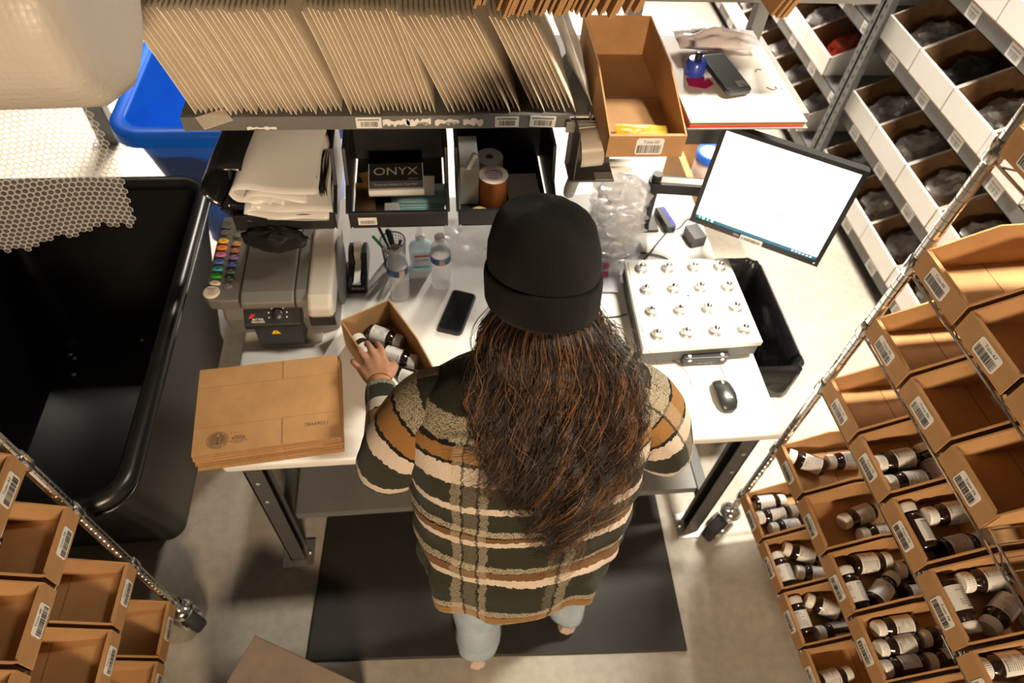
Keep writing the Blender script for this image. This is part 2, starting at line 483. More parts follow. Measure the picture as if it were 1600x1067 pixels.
# ------------------------------------------------------------------ tilt trucks (black and blue)
def rrect(x0, x1, y0, y1, r, z, n=8, zf=None):
    pts = []
    for cx, cy, a0 in ((x1-r, y1-r, 0), (x0+r, y1-r, 90), (x0+r, y0+r, 180), (x1-r, y0+r, 270)):
        for i in range(n+1):
            a = math.radians(a0 + 90*i/n)
            x, y = cx + r*math.cos(a), cy + r*math.sin(a)
            pts.append((x, y, z if zf is None else zf(x, y)))
    return pts
def truck(name, label, org, rim, base, ztop, zbot, r, m, rimr, flange):
    t = thing(name, label, 'bin', org)
    x0, x1, y0, y1 = rim; a0, a1, b0, b1 = base
    mb = MB(org)
    out = [rrect(a0-0.008, a1+0.008, b0-0.008, b1+0.008, r*0.8, zbot-0.012), rrect(a0-0.01, a1+0.01, b0-0.01, b1+0.01, r, zbot+0.03)]
    out += [rrect(x0-0.006, x1+0.006, y0-0.006, y1+0.006, r*1.25, ztop)]
    out += [rrect(x0+0.004, x1-0.004, y0+0.004, y1-0.004, r*1.25, ztop), rrect(a0, a1, b0, b1, r, zbot+0.03), rrect(a0+0.025, a1-0.025, b0+0.025, b1-0.025, r*0.8, zbot)]
    mb.loft(out, 0, True, True)
    mb.build('tub', m, t, smooth=40)
    rm = MB(org)
    path = rrect(x0, x1, y0, y1, r*1.25, ztop, 10)
    if flange:   # wide rolled lip: flat top that turns down at its outer edge
        prof = [(-0.004, -0.006), (-0.004, 0.008), (0.006, 0.014), (flange*0.6, 0.014), (flange*0.95, 0.006), (flange, -0.006), (flange, -0.045), (flange-0.006, -0.045), (flange-0.008, -0.006)]
        n = len(path); rings = []
        for du, dz in prof:
            rings.append(rrect(x0-du, x1+du, y0-du, y1+du, r*1.25+max(du, 0), ztop+dz, 10))
        rm.loft(rings, 0, False, False)
    else:
        rm.tube(path, rimr, 12, 0, closed=True)
        rm.tube([(p[0] + (0.012 if p[0] > (x0+x1)/2 else -0.012), p[1] + (0.012 if p[1] > (y0+y1)/2 else -0.012), p[2]-rimr-0.008) for p in path], 0.007, 8, 0, closed=True)
    rm.build('rim', m, t, smooth=60)
    for cx in (a0+0.10, a1-0.10):
        for cy in (b0+0.12, b1-0.12):
            c = MB(org)
            c.lathe([(0.045, -0.016), (0.052, -0.012), (0.052, 0.012), (0.045, 0.016)], 20, 0, AX((cx, cy, 0.052), (0, 0, 1), z=(1, 0, 0)))
            c.box((cx-0.024, cy-0.02, 0.05), (cx-0.019, cy+0.02, zbot-0.012)); c.box((cx+0.019, cy-0.02, 0.05), (cx+0.024, cy+0.02, zbot-0.012))
            c.build('caster', RUBBER, t)
    return t
bt = truck('utility_truck', 'large black plastic utility truck standing left of the bench', (-1.21, 1.44, 0), (-1.60, -0.812, 0.815, 2.055), (-1.53, -0.905, 1.00, 1.89), 0.80, 0.15, 0.07, BLACKBIN, 0.025, None)
sc = MB((-1.21, 1.44, 0))
for x, y in ((-1.48, 1.80), (-1.44, 1.70), (-1.22, 1.86), (-1.42, 1.12), (-1.10, 1.06), (-1.12, 1.50), (-1.46, 1.78)):
    sc.lathe([(0.009, 0), (0.008, 0.004), (0.003, 0.006)], 10, 0, Matrix.Translation((x, y, 0.151)))
sc.build('bolt', STEEL, bt)
truck('laundry_truck', 'bright blue plastic truck standing behind the black one', (-0.74, 2.67, 0), (-1.115, -0.36, 2.235, 3.20), (-1.02, -0.45, 2.40, 3.08), 0.90, 0.20, 0.06, BLUEP, 0.02, 0.052)

# ------------------------------------------------------------------ wire racks
def wire_shelf_mesh(ln, dp):
    mb = MB()
    r, d = 0.0033, 0.030
    for y in (0.0, dp):
        mb.tube([(0.01, y, -0.003), (ln-0.01, y, -0.003)], r, 6)
        mb.tube([(0.01, y, -d), (ln-0.01, y, -d)], r, 6)
        n = int(ln/0.042)
        zz = []
        for i in range(n+1):
            x = 0.03 + (ln-0.06)*i/n
            zz.append((x, y + 0.0015, -0.006 if i % 2 else -d+0.003))
        mb.tube(zz, 0.0022, 5)
    for x in (0.0, ln):
        mb.tube([(x, 0.01, -0.003), (x, dp-0.01, -0.003)], r, 6)
        mb.tube([(x, 0.01, -d), (x, dp-0.01, -d)], r, 6)
        n = int(dp/0.042)
        mb.tube([(x, 0.03 + (dp-0.06)*i/n, -0.006 if i % 2 else -d+0.003) for i in range(n+1)], 0.0022, 5)
    n = int(ln/0.027)
    for i in range(1, n):
        x = ln*i/n
        mb.tube([(x, 0.0, -0.0016), (x, dp, -0.0016)], 0.0017, 5)
    for f in (0.33, 0.67):
        mb.tube([(0, dp*f, -0.0055), (ln, dp*f, -0.0055)], 0.0026, 6)
    for x in (0.0, ln):
        for y in (0.0, dp):
            mb.lathe([(0.0150, -0.036), (0.0178, -0.030), (0.0165, 0.010), (0.0150, 0.012)], 16, 0, Matrix.Translation((x, y, 0)))
    return mb.mesh('shelf', CHROME, 40)
def badge_mesh():
    mb = MB()
    mb.box((-0.034, -0.012, -0.001), (0.034, 0.012, 0.001), 0)
    put_text(mb, 'ULINE', (0.004, 0.003), 0.0095, 1, dz=0.0013)
    mb.box((-0.022, -0.009, 0.001), (0.026, -0.0065, 0.0013), 1)
    return mb.mesh('badge', [BLACKP, PAPER])
SHELF_ME = wire_shelf_mesh(1.22, 0.457)
BADGE_ME = badge_mesh()
def post_mesh(h):
    mb = MB()
    prof = [(0.0127, 0.175)]
    z = 0.20
    while z < h - 0.03:
        prof += [(0.0127, z), (0.0118, z+0.001), (0.0118, z+0.0025), (0.0127, z+0.0035)]
        z += 0.0254
    prof += [(0.0127, h), (0.009, h+0.004)]
    mb.lathe(prof, 16)
    return mb.mesh('post', CHROME, 18)
POST_ME = post_mesh(1.92)
def caster_meshes():
    w = MB()
    w.lathe([(0.030, -0.016), (0.052, -0.015), (0.056, -0.010), (0.056, 0.010), (0.052, 0.015), (0.030, 0.016)], 24, 0, AX((0, 0, 0), (0, 1, 0), z=(1, 0, 0)))
    h = MB()
    for s in (-1, 1):
        h.lathe([(0.034, 0.0), (0.034, 0.004), (0.028, 0.010), (0.012, 0.012)], 20, 0, ZTO((s*0.0165, 0, 0), (s, 0, 0)))
        h.prism([(-0.020, 0.0), (0.004, -0.018), (0.022, 0.0), (0.03, 0.062), (-0.012, 0.062)], 0, s*0.019-0.002, s*0.019+0.002)
    h.box((-0.021, -0.012, 0.058), (0.021, 0.032, 0.064))
    h.lathe([(0.026, 0.062), (0.028, 0.068), (0.022, 0.078), (0.014, 0.084)], 20, 0, Matrix.Translation((0, 0.016, 0)))
    return w.mesh('wheel', RUBBER, 50), h.mesh('caster', CHROME, 50)
WHEEL_ME, CASTER_ME = caster_meshes()
def wire_rack(label, org, xdir, levels, badges, swivel):
    t = thing('wire_shelving_rack', label, 'rack', (org[0], org[1], 0), math.atan2(xdir[1], xdir[0]))
    for i, (x, y) in enumerate(((0, 0), (1.22, 0), (0, 0.457), (1.22, 0.457))):
        inst('post', POST_ME, t, (x, y, 0))
        a = swivel[i]
        c = inst('caster', CASTER_ME, t, (x - 0.0216*math.cos(a+PI/2), y - 0.0216*math.sin(a+PI/2), 0.0756), (0, 0, a))
        c.scale = (1.35, 1.35, 1.35)
        inst('wheel', WHEEL_ME, c)
    for z in levels:
        inst('shelf', SHELF_ME, t, (0, 0, z))
    for x, z in badges:
        inst('badge', BADGE_ME, t, (x, -0.0075, z-0.018), (PI/2, 0, 0))
    return t
ZR = [0.31, 0.64, 0.985, 1.232, 1.452, 1.748]
ZL = [0.265, 0.585, 0.93, 1.168]
R_ORG, R_X = (1.022, 0.942), (0.05, -1.0)
L_ORG, L_X = (-0.852, 0.744-1.22), (0.0, 1.0)
rackR = wire_rack('chrome wire rack full of cardboard totes right of the bench', R_ORG, R_X, ZR,
                  [(0.585, ZR[1]), (0.66, ZR[2]), (0.55, ZR[5])], (0.5, 0.2, 1.2, 0.4))
rackL = wire_rack('chrome wire rack of empty cardboard totes at the lower left', L_ORG, L_X, ZL,
                  [(1.22-0.215, ZL[2]), (1.22-0.165, ZL[1]), (1.22-0.19, ZL[3]), (1.22-0.20, ZL[0])], (0.3, 2.6, 1.2, 0.2))
def rackM(org, xd):
    return Matrix.Translation((org[0], org[1], 0)) @ Matrix.Rotation(math.atan2(xd[1], xd[0]), 4, 'Z')
MR, ML = rackM(R_ORG, R_X), rackM(L_ORG, L_X)

# ------------------------------------------------------------------ cardboard totes with barcode labels
def tote_mesh(w, ln, h, lip, slope, name='tote'):
    mb = MB()
    t = 0.004
    mb.box((-w/2, 0.004, 0.0), (w/2, ln, t))
    for s in (-1, 1):
        xa, xb = (s*w/2 - s*t, s*w/2)
        mb.prism([(0.002, 0.0), (ln, 0.0), (ln, h), (slope, h), (0.004, lip + 0.002), (0.002, lip)], 0, min(xa, xb), max(xa, xb))
    mb.box((-w/2+t, ln-t, t), (w/2-t, ln, h))
    mb.box((-w/2, 0.0, 0.0), (w/2, 0.0095, lip))
    mb.box((-w/2+t+0.001, ln*0.52, t), (w/2-t-0.001, ln*0.52+0.003, t+0.0006), 1)
    mb.box((-w/2+t+0.0002, 0.010, t), (w/2-t-0.0002, 0.0125, t+0.0006), 1)
    return mb
def tote_me(*a):
    return tote_mesh(*a).mesh('tote', [CARD, CARD_EDGE])
TOTE_ME = tote_me(0.155, 0.305, 0.115, 0.056, 0.13)
_lab = {}
def tote_label_me(txt, w=0.064, h=0.040):
    k = (txt, w)
    if k in _lab: return _lab[k]
    mb = MB()
    mb.prism([(-w/2, -h/2+0.004), (-w/2+0.004, -h/2), (w/2-0.004, -h/2), (w/2, -h/2+0.004), (w/2, h/2-0.004), (w/2-0.004, h/2), (-w/2+0.004, h/2), (-w/2, h/2-0.004)], 2, 0, 0.0005, 0)
    put_text(mb, txt, (0.002, h*0.30), h*0.19, 1, dz=0.0008)
    barcode(mb, -w*0.44, w*0.44, -h*0.40, h*0.10, 0.0008, 1, sum(ord(c)*(i+3) for i, c in enumerate(txt)))
    _lab[k] = mb.mesh('label', [PAPER, INK])
    return _lab[k]
def put_tote(M, x, z, txt, label, group, lx=0.0, yaw=0.0, fy=-0.022):
    o = inst('tote', TOTE_ME)
    o.matrix_world = M @ Matrix.Translation((x, fy, z + 0.0015)) @ Matrix.Rotation(yaw, 4, 'Z')
    tag(o, label, 'tote', group)
    inst('label', tote_label_me(txt), o, (lx, -0.0002, 0.028), (PI/2, 0, 0))
    return o
SHELFW = ['lowest', 'second-lowest', 'third-lowest', 'third-highest', 'second-highest', 'highest']
RT = {5: ['Tote-96', 'Tote-97'], 4: ['Tote-66', 'Tote-67', 'Tote-68', 'Tote-69'], 3: ['Tote-76', 'Tote-86', 'Tote-26'],
      2: ['Tote-65', 'Tote-74', 'Tote-75', 'Tote-78', 'Tote-79'], 1: ['Tote-51', 'Tote-52', 'Tote-53', 'Tote-54', 'Tote-55'], 0: ['Tote-41', 'Tote-42', 'Tote-43', 'Tote-44']}
rng = random.Random(4)
for lv, names in RT.items():
    for k, tx in enumerate(names):
        full = (lv, k) in ((1, 0), (2, 1), (2, 2), (2, 3), (2, 4), (1, 1), (1, 2), (1, 3), (0, 0), (0, 1), (0, 2), (0, 3))
        what = 'bottle-filled' if full else 'empty'
        put_tote(MR, 0.100 + 0.1665*k, ZR[lv], tx, '%s cardboard tote, %s from the post, %s shelf, right rack' % (what, ORD[k], SHELFW[lv]),
                 'totes on the right wire rack', rng.uniform(-0.008, 0.008), rng.uniform(-0.012, 0.012))
LT = {3: ['Tote-42', 'Tote-43'], 2: ['Tote-38', 'Tote-48', 'Tote-49'], 1: ['Tote-36', 'Tote-37', 'Tote-46'], 0: ['Tote-34', 'Tote-35', 'Tote-33']}
SHL = ['lowest', 'second-lowest', 'second-highest', 'highest']
for lv, names in LT.items():
    for k, tx in enumerate(names):
        put_tote(ML, 1.22 - 0.100 - 0.1665*k, ZL[lv], tx, 'empty cardboard tote, %s from the far post, %s shelf, left rack' % (ORD[k], SHL[lv]),
                 'totes on the left wire rack', rng.uniform(0.0, 0.02), rng.uniform(-0.012, 0.012), fy=-0.024)

# ------------------------------------------------------------------ pill bottles
def bottle_meshes():
    b = MB()
    b.lathe([(0.0225, 0.0), (0.0255, 0.003), (0.026, 0.006), (0.026, 0.070), (0.0245, 0.077), (0.0195, 0.083), (0.0185, 0.086), (0.0185, 0.10)], 28)
    c = MB()
    prof = [(0.0208, 0.086), (0.0212, 0.088), (0.0212, 0.105), (0.0195, 0.1085), (0.0, 0.109)]
    c.lathe(prof, 36, caps=False)
    for k in range(36):
        a = 2*PI*k/36
        c.cbox((0.0213*math.cos(a), 0.0213*math.sin(a), 0.0965), (0.0012, 0.0012, 0.015), 0, a)
    l = MB()
    n, gap = 30, 3
    vs, fs = [], []
    for z in (0.013, 0.064):
        for i in range(n - gap + 1):
            a = 2*PI*i/n
            vs.append((0.0264*math.cos(a), 0.0264*math.sin(a), z))
    w = n - gap + 1
    for i in range(w-1): fs.append((i, i+1, w+i+1, w+i))
    l.add(vs, fs, 0)
    r = random.Random(3)
    for c0 in (2, 10, 19):
        for q in range(9):
            z = 0.058 - q*0.0048
            i1 = c0 + r.choice((3, 4, 5, 6))
            for i in range(c0, i1):
                a0, a1 = 2*PI*i/n, 2*PI*(i+0.9)/n
                hh = 0.0016 if q else 0.0034
                l.add([(0.0266*math.cos(a0), 0.0266*math.sin(a0), z-hh/2), (0.0266*math.cos(a1), 0.0266*math.sin(a1), z-hh/2), (0.0266*math.cos(a1), 0.0266*math.sin(a1), z+hh/2), (0.0266*math.cos(a0), 0.0266*math.sin(a0), z+hh/2)], [(0, 1, 2, 3)], 1)
    return b.mesh('pill_bottle', AMBER, 40), c.mesh('cap', CAP, 40), l.mesh('label', [LABELW, LABELINK], 40)
BOT, CAPM, LABM = bottle_meshes()
def pill_bottle(base, d, roll, label, group, scale=1.0):
    d = Vector(d).normalized()
    o = inst('pill_bottle', BOT)
    o.matrix_world = Matrix.Translation(base) @ d.to_track_quat('Z', 'Y').to_matrix().to_4x4() @ Matrix.Rotation(roll, 4, 'Z') @ Matrix.Scale(scale, 4)
    tag(o, label, 'bottle', group)
    inst('cap', CAPM, o)
    inst('label', LABM, o)
    return o
# (level, tote): cap centre, a point along the body, lift above the tote floor
PB = {
 (1, 0): [((1.022, 0.877), (1.075, 0.869), 0), ((1.131, 0.864), (1.183, 0.864), 0)],
 (2, 1): [((1.030, 0.648), (1.083, 0.672), 0), ((1.128, 0.700), (1.142, 0.650), 0), ((1.030, 0.605), (1.085, 0.611), 0)],
 (2, 2): [((1.030, 0.561), (1.043, 0.513), 0), ((1.085, 0.544), (1.137, 0.547), 0), ((1.166, 0.478), (1.115, 0.462), 0)],
 (2, 3): [((1.036, 0.300), (1.052, 0.352), 0), ((1.109, 0.385), (1.160, 0.388), 0), ((1.085, 0.318), (1.139, 0.330), 0), ((1.200, 0.310), (1.25, 0.322), 0)],
 (2, 4): [((1.042, 0.224), (1.094, 0.234), 0), ((1.12, 0.165), (1.17, 0.17), 0)],
 (1, 1): [((1.117, 0.672), (1.168, 0.689), 0), ((1.150, 0.630), (1.200, 0.632), 0)],
 (1, 2): [((1.140, 0.555), (1.085, 0.553), 0), ((1.006, 0.545), (1.010, 0.497), 0), ((1.150, 0.490), (1.092, 0.482), 0), ((1.175, 0.536), (1.225, 0.530), 0), ((1.246, 0.478), (1.20, 0.470), 0)],
 (1, 3): [((1.085, 0.393), (1.137, 0.399), 0), ((1.036, 0.340), (1.090, 0.337), 0), ((1.045, 0.285), (1.101, 0.287), 0), ((1.165, 0.295), (1.215, 0.298), 0), ((1.160, 0.352), (1.21, 0.338), 0)],
 (0, 0): [((1.128, 0.891), (1.078, 0.887), 0), ((1.150, 0.845), (1.20, 0.854), 0), ((1.010, 0.832), (1.060, 0.842), 0), ((1.070, 0.792), (1.12, 0.800), 0)],
 (0, 1): [((1.075, 0.712), (1.12, 0.700), 0), ((1.105, 0.656), (1.15, 0.644), 0), ((1.018, 0.680), (1.046, 0.632), 0)],
 (0, 2): [((1.018, 0.552), (1.026, 0.502), 0), ((1.075, 0.540), (1.108, 0.500), 0), ((1.072, 0.428), (1.125, 0.438), 0)],
 (0, 3): [((1.130, 0.348), (1.081, 0.342), 0)],
}
br = random.Random(11)
def closest(p1, q1, p2, q2):
    """Closest points of two segments in the plane."""
    d1, d2, r = q1-p1, q2-p2, p1-p2
    a, e, f = d1.dot(d1), d2.dot(d2), d2.dot(r)
    c, b_ = d1.dot(r), d1.dot(d2)
    den = a*e - b_*b_
    s_ = max(0, min(1, (b_*f - c*e)/den)) if den > 1e-12 else 0.5
    t_ = max(0, min(1, (b_*s_ + f)/e))
    s_ = max(0, min(1, (b_*t_ - c)/a))
    return p1 + d1*s_, p2 + d2*t_
def settle(segs, xlim, ylim, r=0.0272, iters=400):
    """Let bottles lying in a tote slide until they clear its walls and each other. segs: [base, cap end] in the tote's own plane."""
    for it in range(iters):
        moved = 0.0
        for i in range(len(segs)):
            for j in range(i):
                a, b_ = closest(segs[i][0], segs[i][1], segs[j][0], segs[j][1])
                d = a-b_
                L_ = d.length
                if L_ < 2*r:
                    n = d/L_ if L_ > 1e-6 else Vector((0.3, 1)).normalized()
                    k = (2*r-L_)*0.5
                    for q, p, sg in ((i, a, 1), (j, b_, -1)):
                        axis = segs[q][1]-segs[q][0]
                        t = (p-segs[q][0]).dot(axis)/axis.length_squared
                        segs[q][0] += n*sg*k*(0.55 + 0.9*(0.5-t)); segs[q][1] += n*sg*k*(0.55 + 0.9*(t-0.5))
                    moved += k
        for sgm in segs:
            for e in (0, 1):
                x = max(-xlim, min(xlim, sgm[e].x)); y = max(ylim[0], min(ylim[1], sgm[e].y)); 
                sgm[e] = Vector((x, y))
            c = (sgm[0]+sgm[1])/2; d = (sgm[1]-sgm[0]).normalized()*0.034
            sgm[0], sgm[1] = c-d, c+d
        if moved < 1e-5: break
    return segs
# each bottle is a 2D capsule: its axis minus one radius at either end (0.109 - 2*0.027 long)
for (lv, k), lst in PB.items():
    T = MR @ Matrix.Translation((0.100 + 0.1665*k, -0.022, 0))
    Ti = T.inverted()
    segs = []
    for cp, md, lift in lst:
        d = (Vector((*cp, 0)) - Vector((*md, 0))).normalized()
        c = Vector((*cp, 0)) - d*0.0425
        l3 = Ti @ c; dl = (Ti.to_3x3() @ d)
        d2 = Vector((dl.x, dl.y)).normalized()*0.034
        c2 = Vector((l3.x, l3.y))
        segs.append([c2-d2, c2+d2])
    settle(segs, 0.0735-0.0275, (0.0100+0.0275, 0.301-0.0275))
    order = sorted(range(len(segs)), key=lambda i: segs[i][0].x + segs[i][1].x)
    n = len(segs)
    for rank, i in enumerate(order):
        d = (segs[i][1]-segs[i][0]).normalized()
        base = (segs[i][0]+segs[i][1])/2 - d*0.0545
        w = T @ Vector((base.x, base.y, ZR[lv] + 0.0068 + 0.0270))
        dw = T.to_3x3() @ Vector((d.x, d.y, 0))
        where = '%s tote, %s shelf, right rack' % (ORD[k], SHELFW[lv])
        lb = ('white-capped dark pill bottle, %s from the bench side in %s' % (ORD[rank], where)) if n > 1 else ('lone white-capped dark pill bottle in %s' % where)
        pill_bottle(w, dw, br.uniform(0, 6), lb, 'pill bottles in the right rack totes')

# ------------------------------------------------------------------ steel shelving along the aisle, with white-fronted bins of bagged goods
X0 = 2.14
ZA = [0.145, 0.50, 0.885, 1.265, 1.645]
PITCH = 0.30
def in_view(p, pad=0.03):
    q = cam.matrix_world.inverted() @ Vector(p)
    if q.z > -0.05: return False
    f = 24/36.0
    x, y = f*q.x/-q.z, f*q.y/-q.z
    return abs(x) < 0.5+pad and abs(y) < 0.5*1067/1600+pad
def bin_front_y(k):      # partition lines fall at 2.335 + 0.3 k
    return 2.335 + PITCH*k + PITCH/2
ROW = ['lowest', 'second-lowest', 'middle', 'second-highest', 'highest']
POSTM = mat('speckled_grey_steel', (0.16, 0.158, 0.152), 0.45, metal=0.3, var=0.3, vscale=40)
def shelving_unit(y0, y1, label):
    org = (X0+0.22, (y0+y1)/2, 0)
    t = thing('steel_shelving', label, 'shelving', org)
    for x in (X0-0.056, X0+0.44):
        for y, s in ((y0, 1), (y1, -1)):
            p = MB(org)
            p.box((x, min(y, y+s*0.004), 0.0), (x+0.062, max(y, y+s*0.004), 2.3))
            p.box((x, min(y, y+s*0.042), 0.0), (x+0.004, max(y, y+s*0.042), 2.3))
            for i in range(44):
                z = 0.08 + i*0.05
                p.box((x-0.0006, y+s*0.016, z), (x+0.0002, y+s*0.026, z+0.018), 1)
            p.build('post', [POSTM, INK], t)
    for z in ZA:
        s = MB(org)
        s.box((X0, y0+0.005, z-0.004), (X0+0.47, y1-0.005, z))
        s.box((X0, y0+0.005, z-0.066), (X0+0.003, y1-0.005, z))
        s.box((X0+0.467, y0+0.005, z-0.066), (X0+0.47, y1-0.005, z))
        s.box((X0, y0+0.005, z-0.066), (X0+0.02, y1-0.005, z-0.063))
        s.build('shelf', GREYPAINT, t)
        for k in range(-8, 12):
            y = bin_front_y(k) - 0.01
            if y0+0.08 < y < y1-0.06 and in_view((X0, y, z-0.03)):
                l = MB(org)
                l.M = l.M @ AX((X0-0.0008, y, z-0.034), (0, -1, 0), z=(-1, 0, 0))
                l.box((-0.042, -0.027, 0), (0.042, 0.027, 0.0006), 0)
                barcode(l, -0.03, 0.03, -0.02, 0.004, 0.0009, 1, k*7+int(z*100))
                for q in range(6): l.box((-0.03+q*0.01, 0.010, 0.0006), (-0.023+q*0.01, 0.016, 0.0009), 1)
                l.build('label', [PAPER, LABELINK], t)
    return t
shelving_unit(0.72, 2.945, 'grey steel shelving nearer the camera on the right aisle, with white-fronted bins')
shelving_unit(2.955, 5.2, 'grey steel shelving farther away on the right aisle, beyond the double post')
def aisle_bin_me():
    mb = MB()
    w, d, lip, h, t = 0.292, 0.42, 0.108, 0.205, 0.005
    mb.box((-w/2, 0, 0), (w/2, d, t), 1)
    mb.box((-w/2, 0, t), (w/2, 0.004, lip), 0)
    mb.box((-w/2+t, 0.004, t), (w/2-t, 0.010, lip-0.001), 1)
    mb.box((-w/2, 0.0, lip-0.001), (w/2, 0.0105, lip+0.0008), 0)
    for s in (-1, 1):
        for a, b, mi in ((w/2-0.0025, w/2, 0), (w/2-t, w/2-0.0025, 1)):
            mb.prism([(0.0105, t), (d, t), (d, h), (0.22, h), (0.0105, lip)], 0, min(s*a, s*b), max(s*a, s*b), mi)
    mb.box((-w/2+t, d-t, t), (w/2-t, d, h), 1)
    return mb.mesh('storage_bin', [WHITECORR, CARD_DARK])
ABIN = aisle_bin_me()
from mathutils import noise as mnoise
def blob_me(name, m, seed, size, rough=0.4, n=22):
    """A crumpled bag: a flattened ball with sharp folds."""
    mb = MB()
    mb.sphere((0, 0, 0), 1.0, 0, n, n//2+2)
    off = Vector((seed*3.7, seed*1.3, -seed*2.1))
    for i, p in enumerate(mb.v):
        d = p.normalized()
        r = 1.0 + rough*(0.8*abs(mnoise.noise(d*2.3 + off)) - 0.25 + 0.55*abs(mnoise.noise(d*6.0 + off)) + 0.3*mnoise.noise(d*13.0 + off))
        q = d*r
        q.z = max(q.z, -0.72)
        mb.v[i] = Vector((max(-1.20, min(1.20, q.x))*size[0], max(-1.35, min(1.35, q.y))*size[1], (q.z+0.72)*size[2]))
    return mb.mesh(name, m, 25)
def bag_mat(name, col, alpha, rough=0.18):
    m = mat(name, col, rough, spec=0.7, alpha=alpha, bump=0.5, bscale=55, var=0.45, vscale=26)
    return m
BAGS = [bag_mat('clear_bag', (0.62, 0.60, 0.57), 0.8), bag_mat('grey_bag', (0.42, 0.40, 0.385), 0.95), bag_mat('white_bag', (0.78, 0.76, 0.72), 0.95),
        bag_mat('red_bag', (0.52, 0.05, 0.02), 0.95), bag_mat('plum_bag', (0.20, 0.05, 0.09), 0.95), bag_mat('black_bag', (0.02, 0.02, 0.022), 1.0)]
BAGC = ['clear', 'grey', 'white', 'red', 'plum', 'black']
BAG_ME = [[blob_me('goods_bag', BAGS[c], 10*c+j, (0.105, 0.13, 0.075), 0.45) for j in range(2)] for c in range(6)]
SPECIAL = {(1, 3): 3, (2, 1): 1, (3, 1): 4, (3, 0): 2, (1, 1): 1, (2, 0): 5, (2, -1): 1, (1, 2): 1, (3, -1): 1, (1, -1): 0, (0, 1): 1}
ar = random.Random(21)
vis = {}
for lv in range(4):
    for k in range(-6, 9):
        y = bin_front_y(k)
        if y < 0.95 or 2.945-0.15 < y < 2.955+0.14: continue
        z = ZA[lv] + 0.001
        if not any(in_view((X0+dx, y+dy, z+dz), 0.0) for dx in (0.0, 0.2) for dy in (-0.14, 0, 0.14) for dz in (0.02, 0.1)): continue
        vis.setdefault(lv, []).append(k)
ordk = {lv: {k: i for i, k in enumerate(ks)} for lv, ks in vis.items()}
for lv, ks in vis.items():
    for k in ks:
        y = bin_front_y(k)
        M = Matrix.Translation((X0 - 0.012, y + ar.uniform(-0.003, 0.003), ZA[lv] + 0.0012)) @ Matrix.Rotation(-PI/2, 4, 'Z')
        o = inst('storage_bin', ABIN)
        o.matrix_world = M
        where = '%s from the camera end, %s aisle shelf' % (ORD[ordk[lv][k]], ROW[lv])
        tag(o, 'white-fronted cardboard bin, %s' % where, 'bin', 'white bins on the aisle shelving')
        c = SPECIAL.get((lv, k), ar.choice((0, 0, 0, 1, 2, 5)))
        b = inst('goods_bag', BAG_ME[c][ar.randrange(2)])
        b.matrix_world = M @ Matrix.Translation((ar.uniform(-0.015, 0.015), 0.20, 0.0085)) @ Matrix.Rotation(ar.uniform(-0.04, 0.04), 4, 'Z')
        tag(b, '%s plastic bag of goods in the bin %s' % (BAGC[c], where), 'bag', 'bagged goods on the aisle shelving')

# posts of the racking farther back, with bolted base plates
def far_post(org, rz, label):
    t = thing('racking_post', label, 'post', org, rz)
    p = MB()
    p.box((-0.05, -0.035, 0.008), (0.05, -0.031, 2.6)); p.box((-0.05, -0.035, 0.008), (-0.046, 0.035, 2.6)); p.box((0.046, -0.035, 0.008), (0.05, 0.035, 2.6))
    p.build('column', GREYPAINT, t)
    q = MB().box((-0.09, -0.075, 0.0), (0.12, 0.075, 0.008))
    q.build('base_plate', STEEL, t, bevel=0.002)
    b = MB()
    for x, y in ((-0.07, -0.055), (0.10, -0.055), (0.10, 0.05)):
        b.lathe([(0.012, 0.008), (0.012, 0.02), (0.006, 0.022), (0.006, 0.034)], 6, 0, Matrix.Translation((x, y, 0)))
    b.build('bolt', STEEL, t)
far_post((-1.78, 3.42, 0), 0.0, 'grey racking post with bolted base plate behind the bubble wrap')
far_post((1.32, 4.25, 0), 0.0, 'grey racking post standing on the far floor above the cardboard tote')

# ------------------------------------------------------------------ bubble wrap roll and its hanging sheet
def bubble_mat(name, col, alpha, rough, sub=0.0):
    m = mat(name, col, rough, spec=0.6, alpha=alpha)
    return m
FILM = bubble_mat('bubble_film', (0.60, 0.575, 0.55), 0.62, 0.3)
BUB = bubble_mat('bubble_dome', (0.84, 0.81, 0.78), 0.10, 0.08)
def roll_mat():
    m = mat('bubble_roll', (0.52, 0.47, 0.41), 0.42, spec=0.5)
    nt = m.node_tree; N = nt.nodes; L = nt.links
    tc = N.new('ShaderNodeTexCoord'); vo = N.new('ShaderNodeTexVoronoi'); vo.inputs['Scale'].default_value = 82
    vo.inputs['Randomness'].default_value = 0.25
    L.new(tc.outputs['Object'], vo.inputs['Vector'])
    bp = N.new('ShaderNodeBump'); bp.inputs['Strength'].default_value = 0.4; bp.inputs['Distance'].default_value = 0.003; bp.invert = True
    L.new(vo.outputs['Distance'], bp.inputs['Height']); L.new(bp.outputs[0], N['Principled BSDF'].inputs['Normal'])
    N['Principled BSDF'].inputs['Subsurface Weight'].default_value = 0.25
    N['Principled BSDF'].inputs['Subsurface Radius'].default_value = (0.03, 0.025, 0.02)
    return m
RO = (-1.03, 1.205, 1.90)
roll = thing('bubble_wrap_roll', 'large clear bubble wrap roll over the black truck, its sheet trailing down', 'packaging roll', RO)
mb = MB()
rings = []
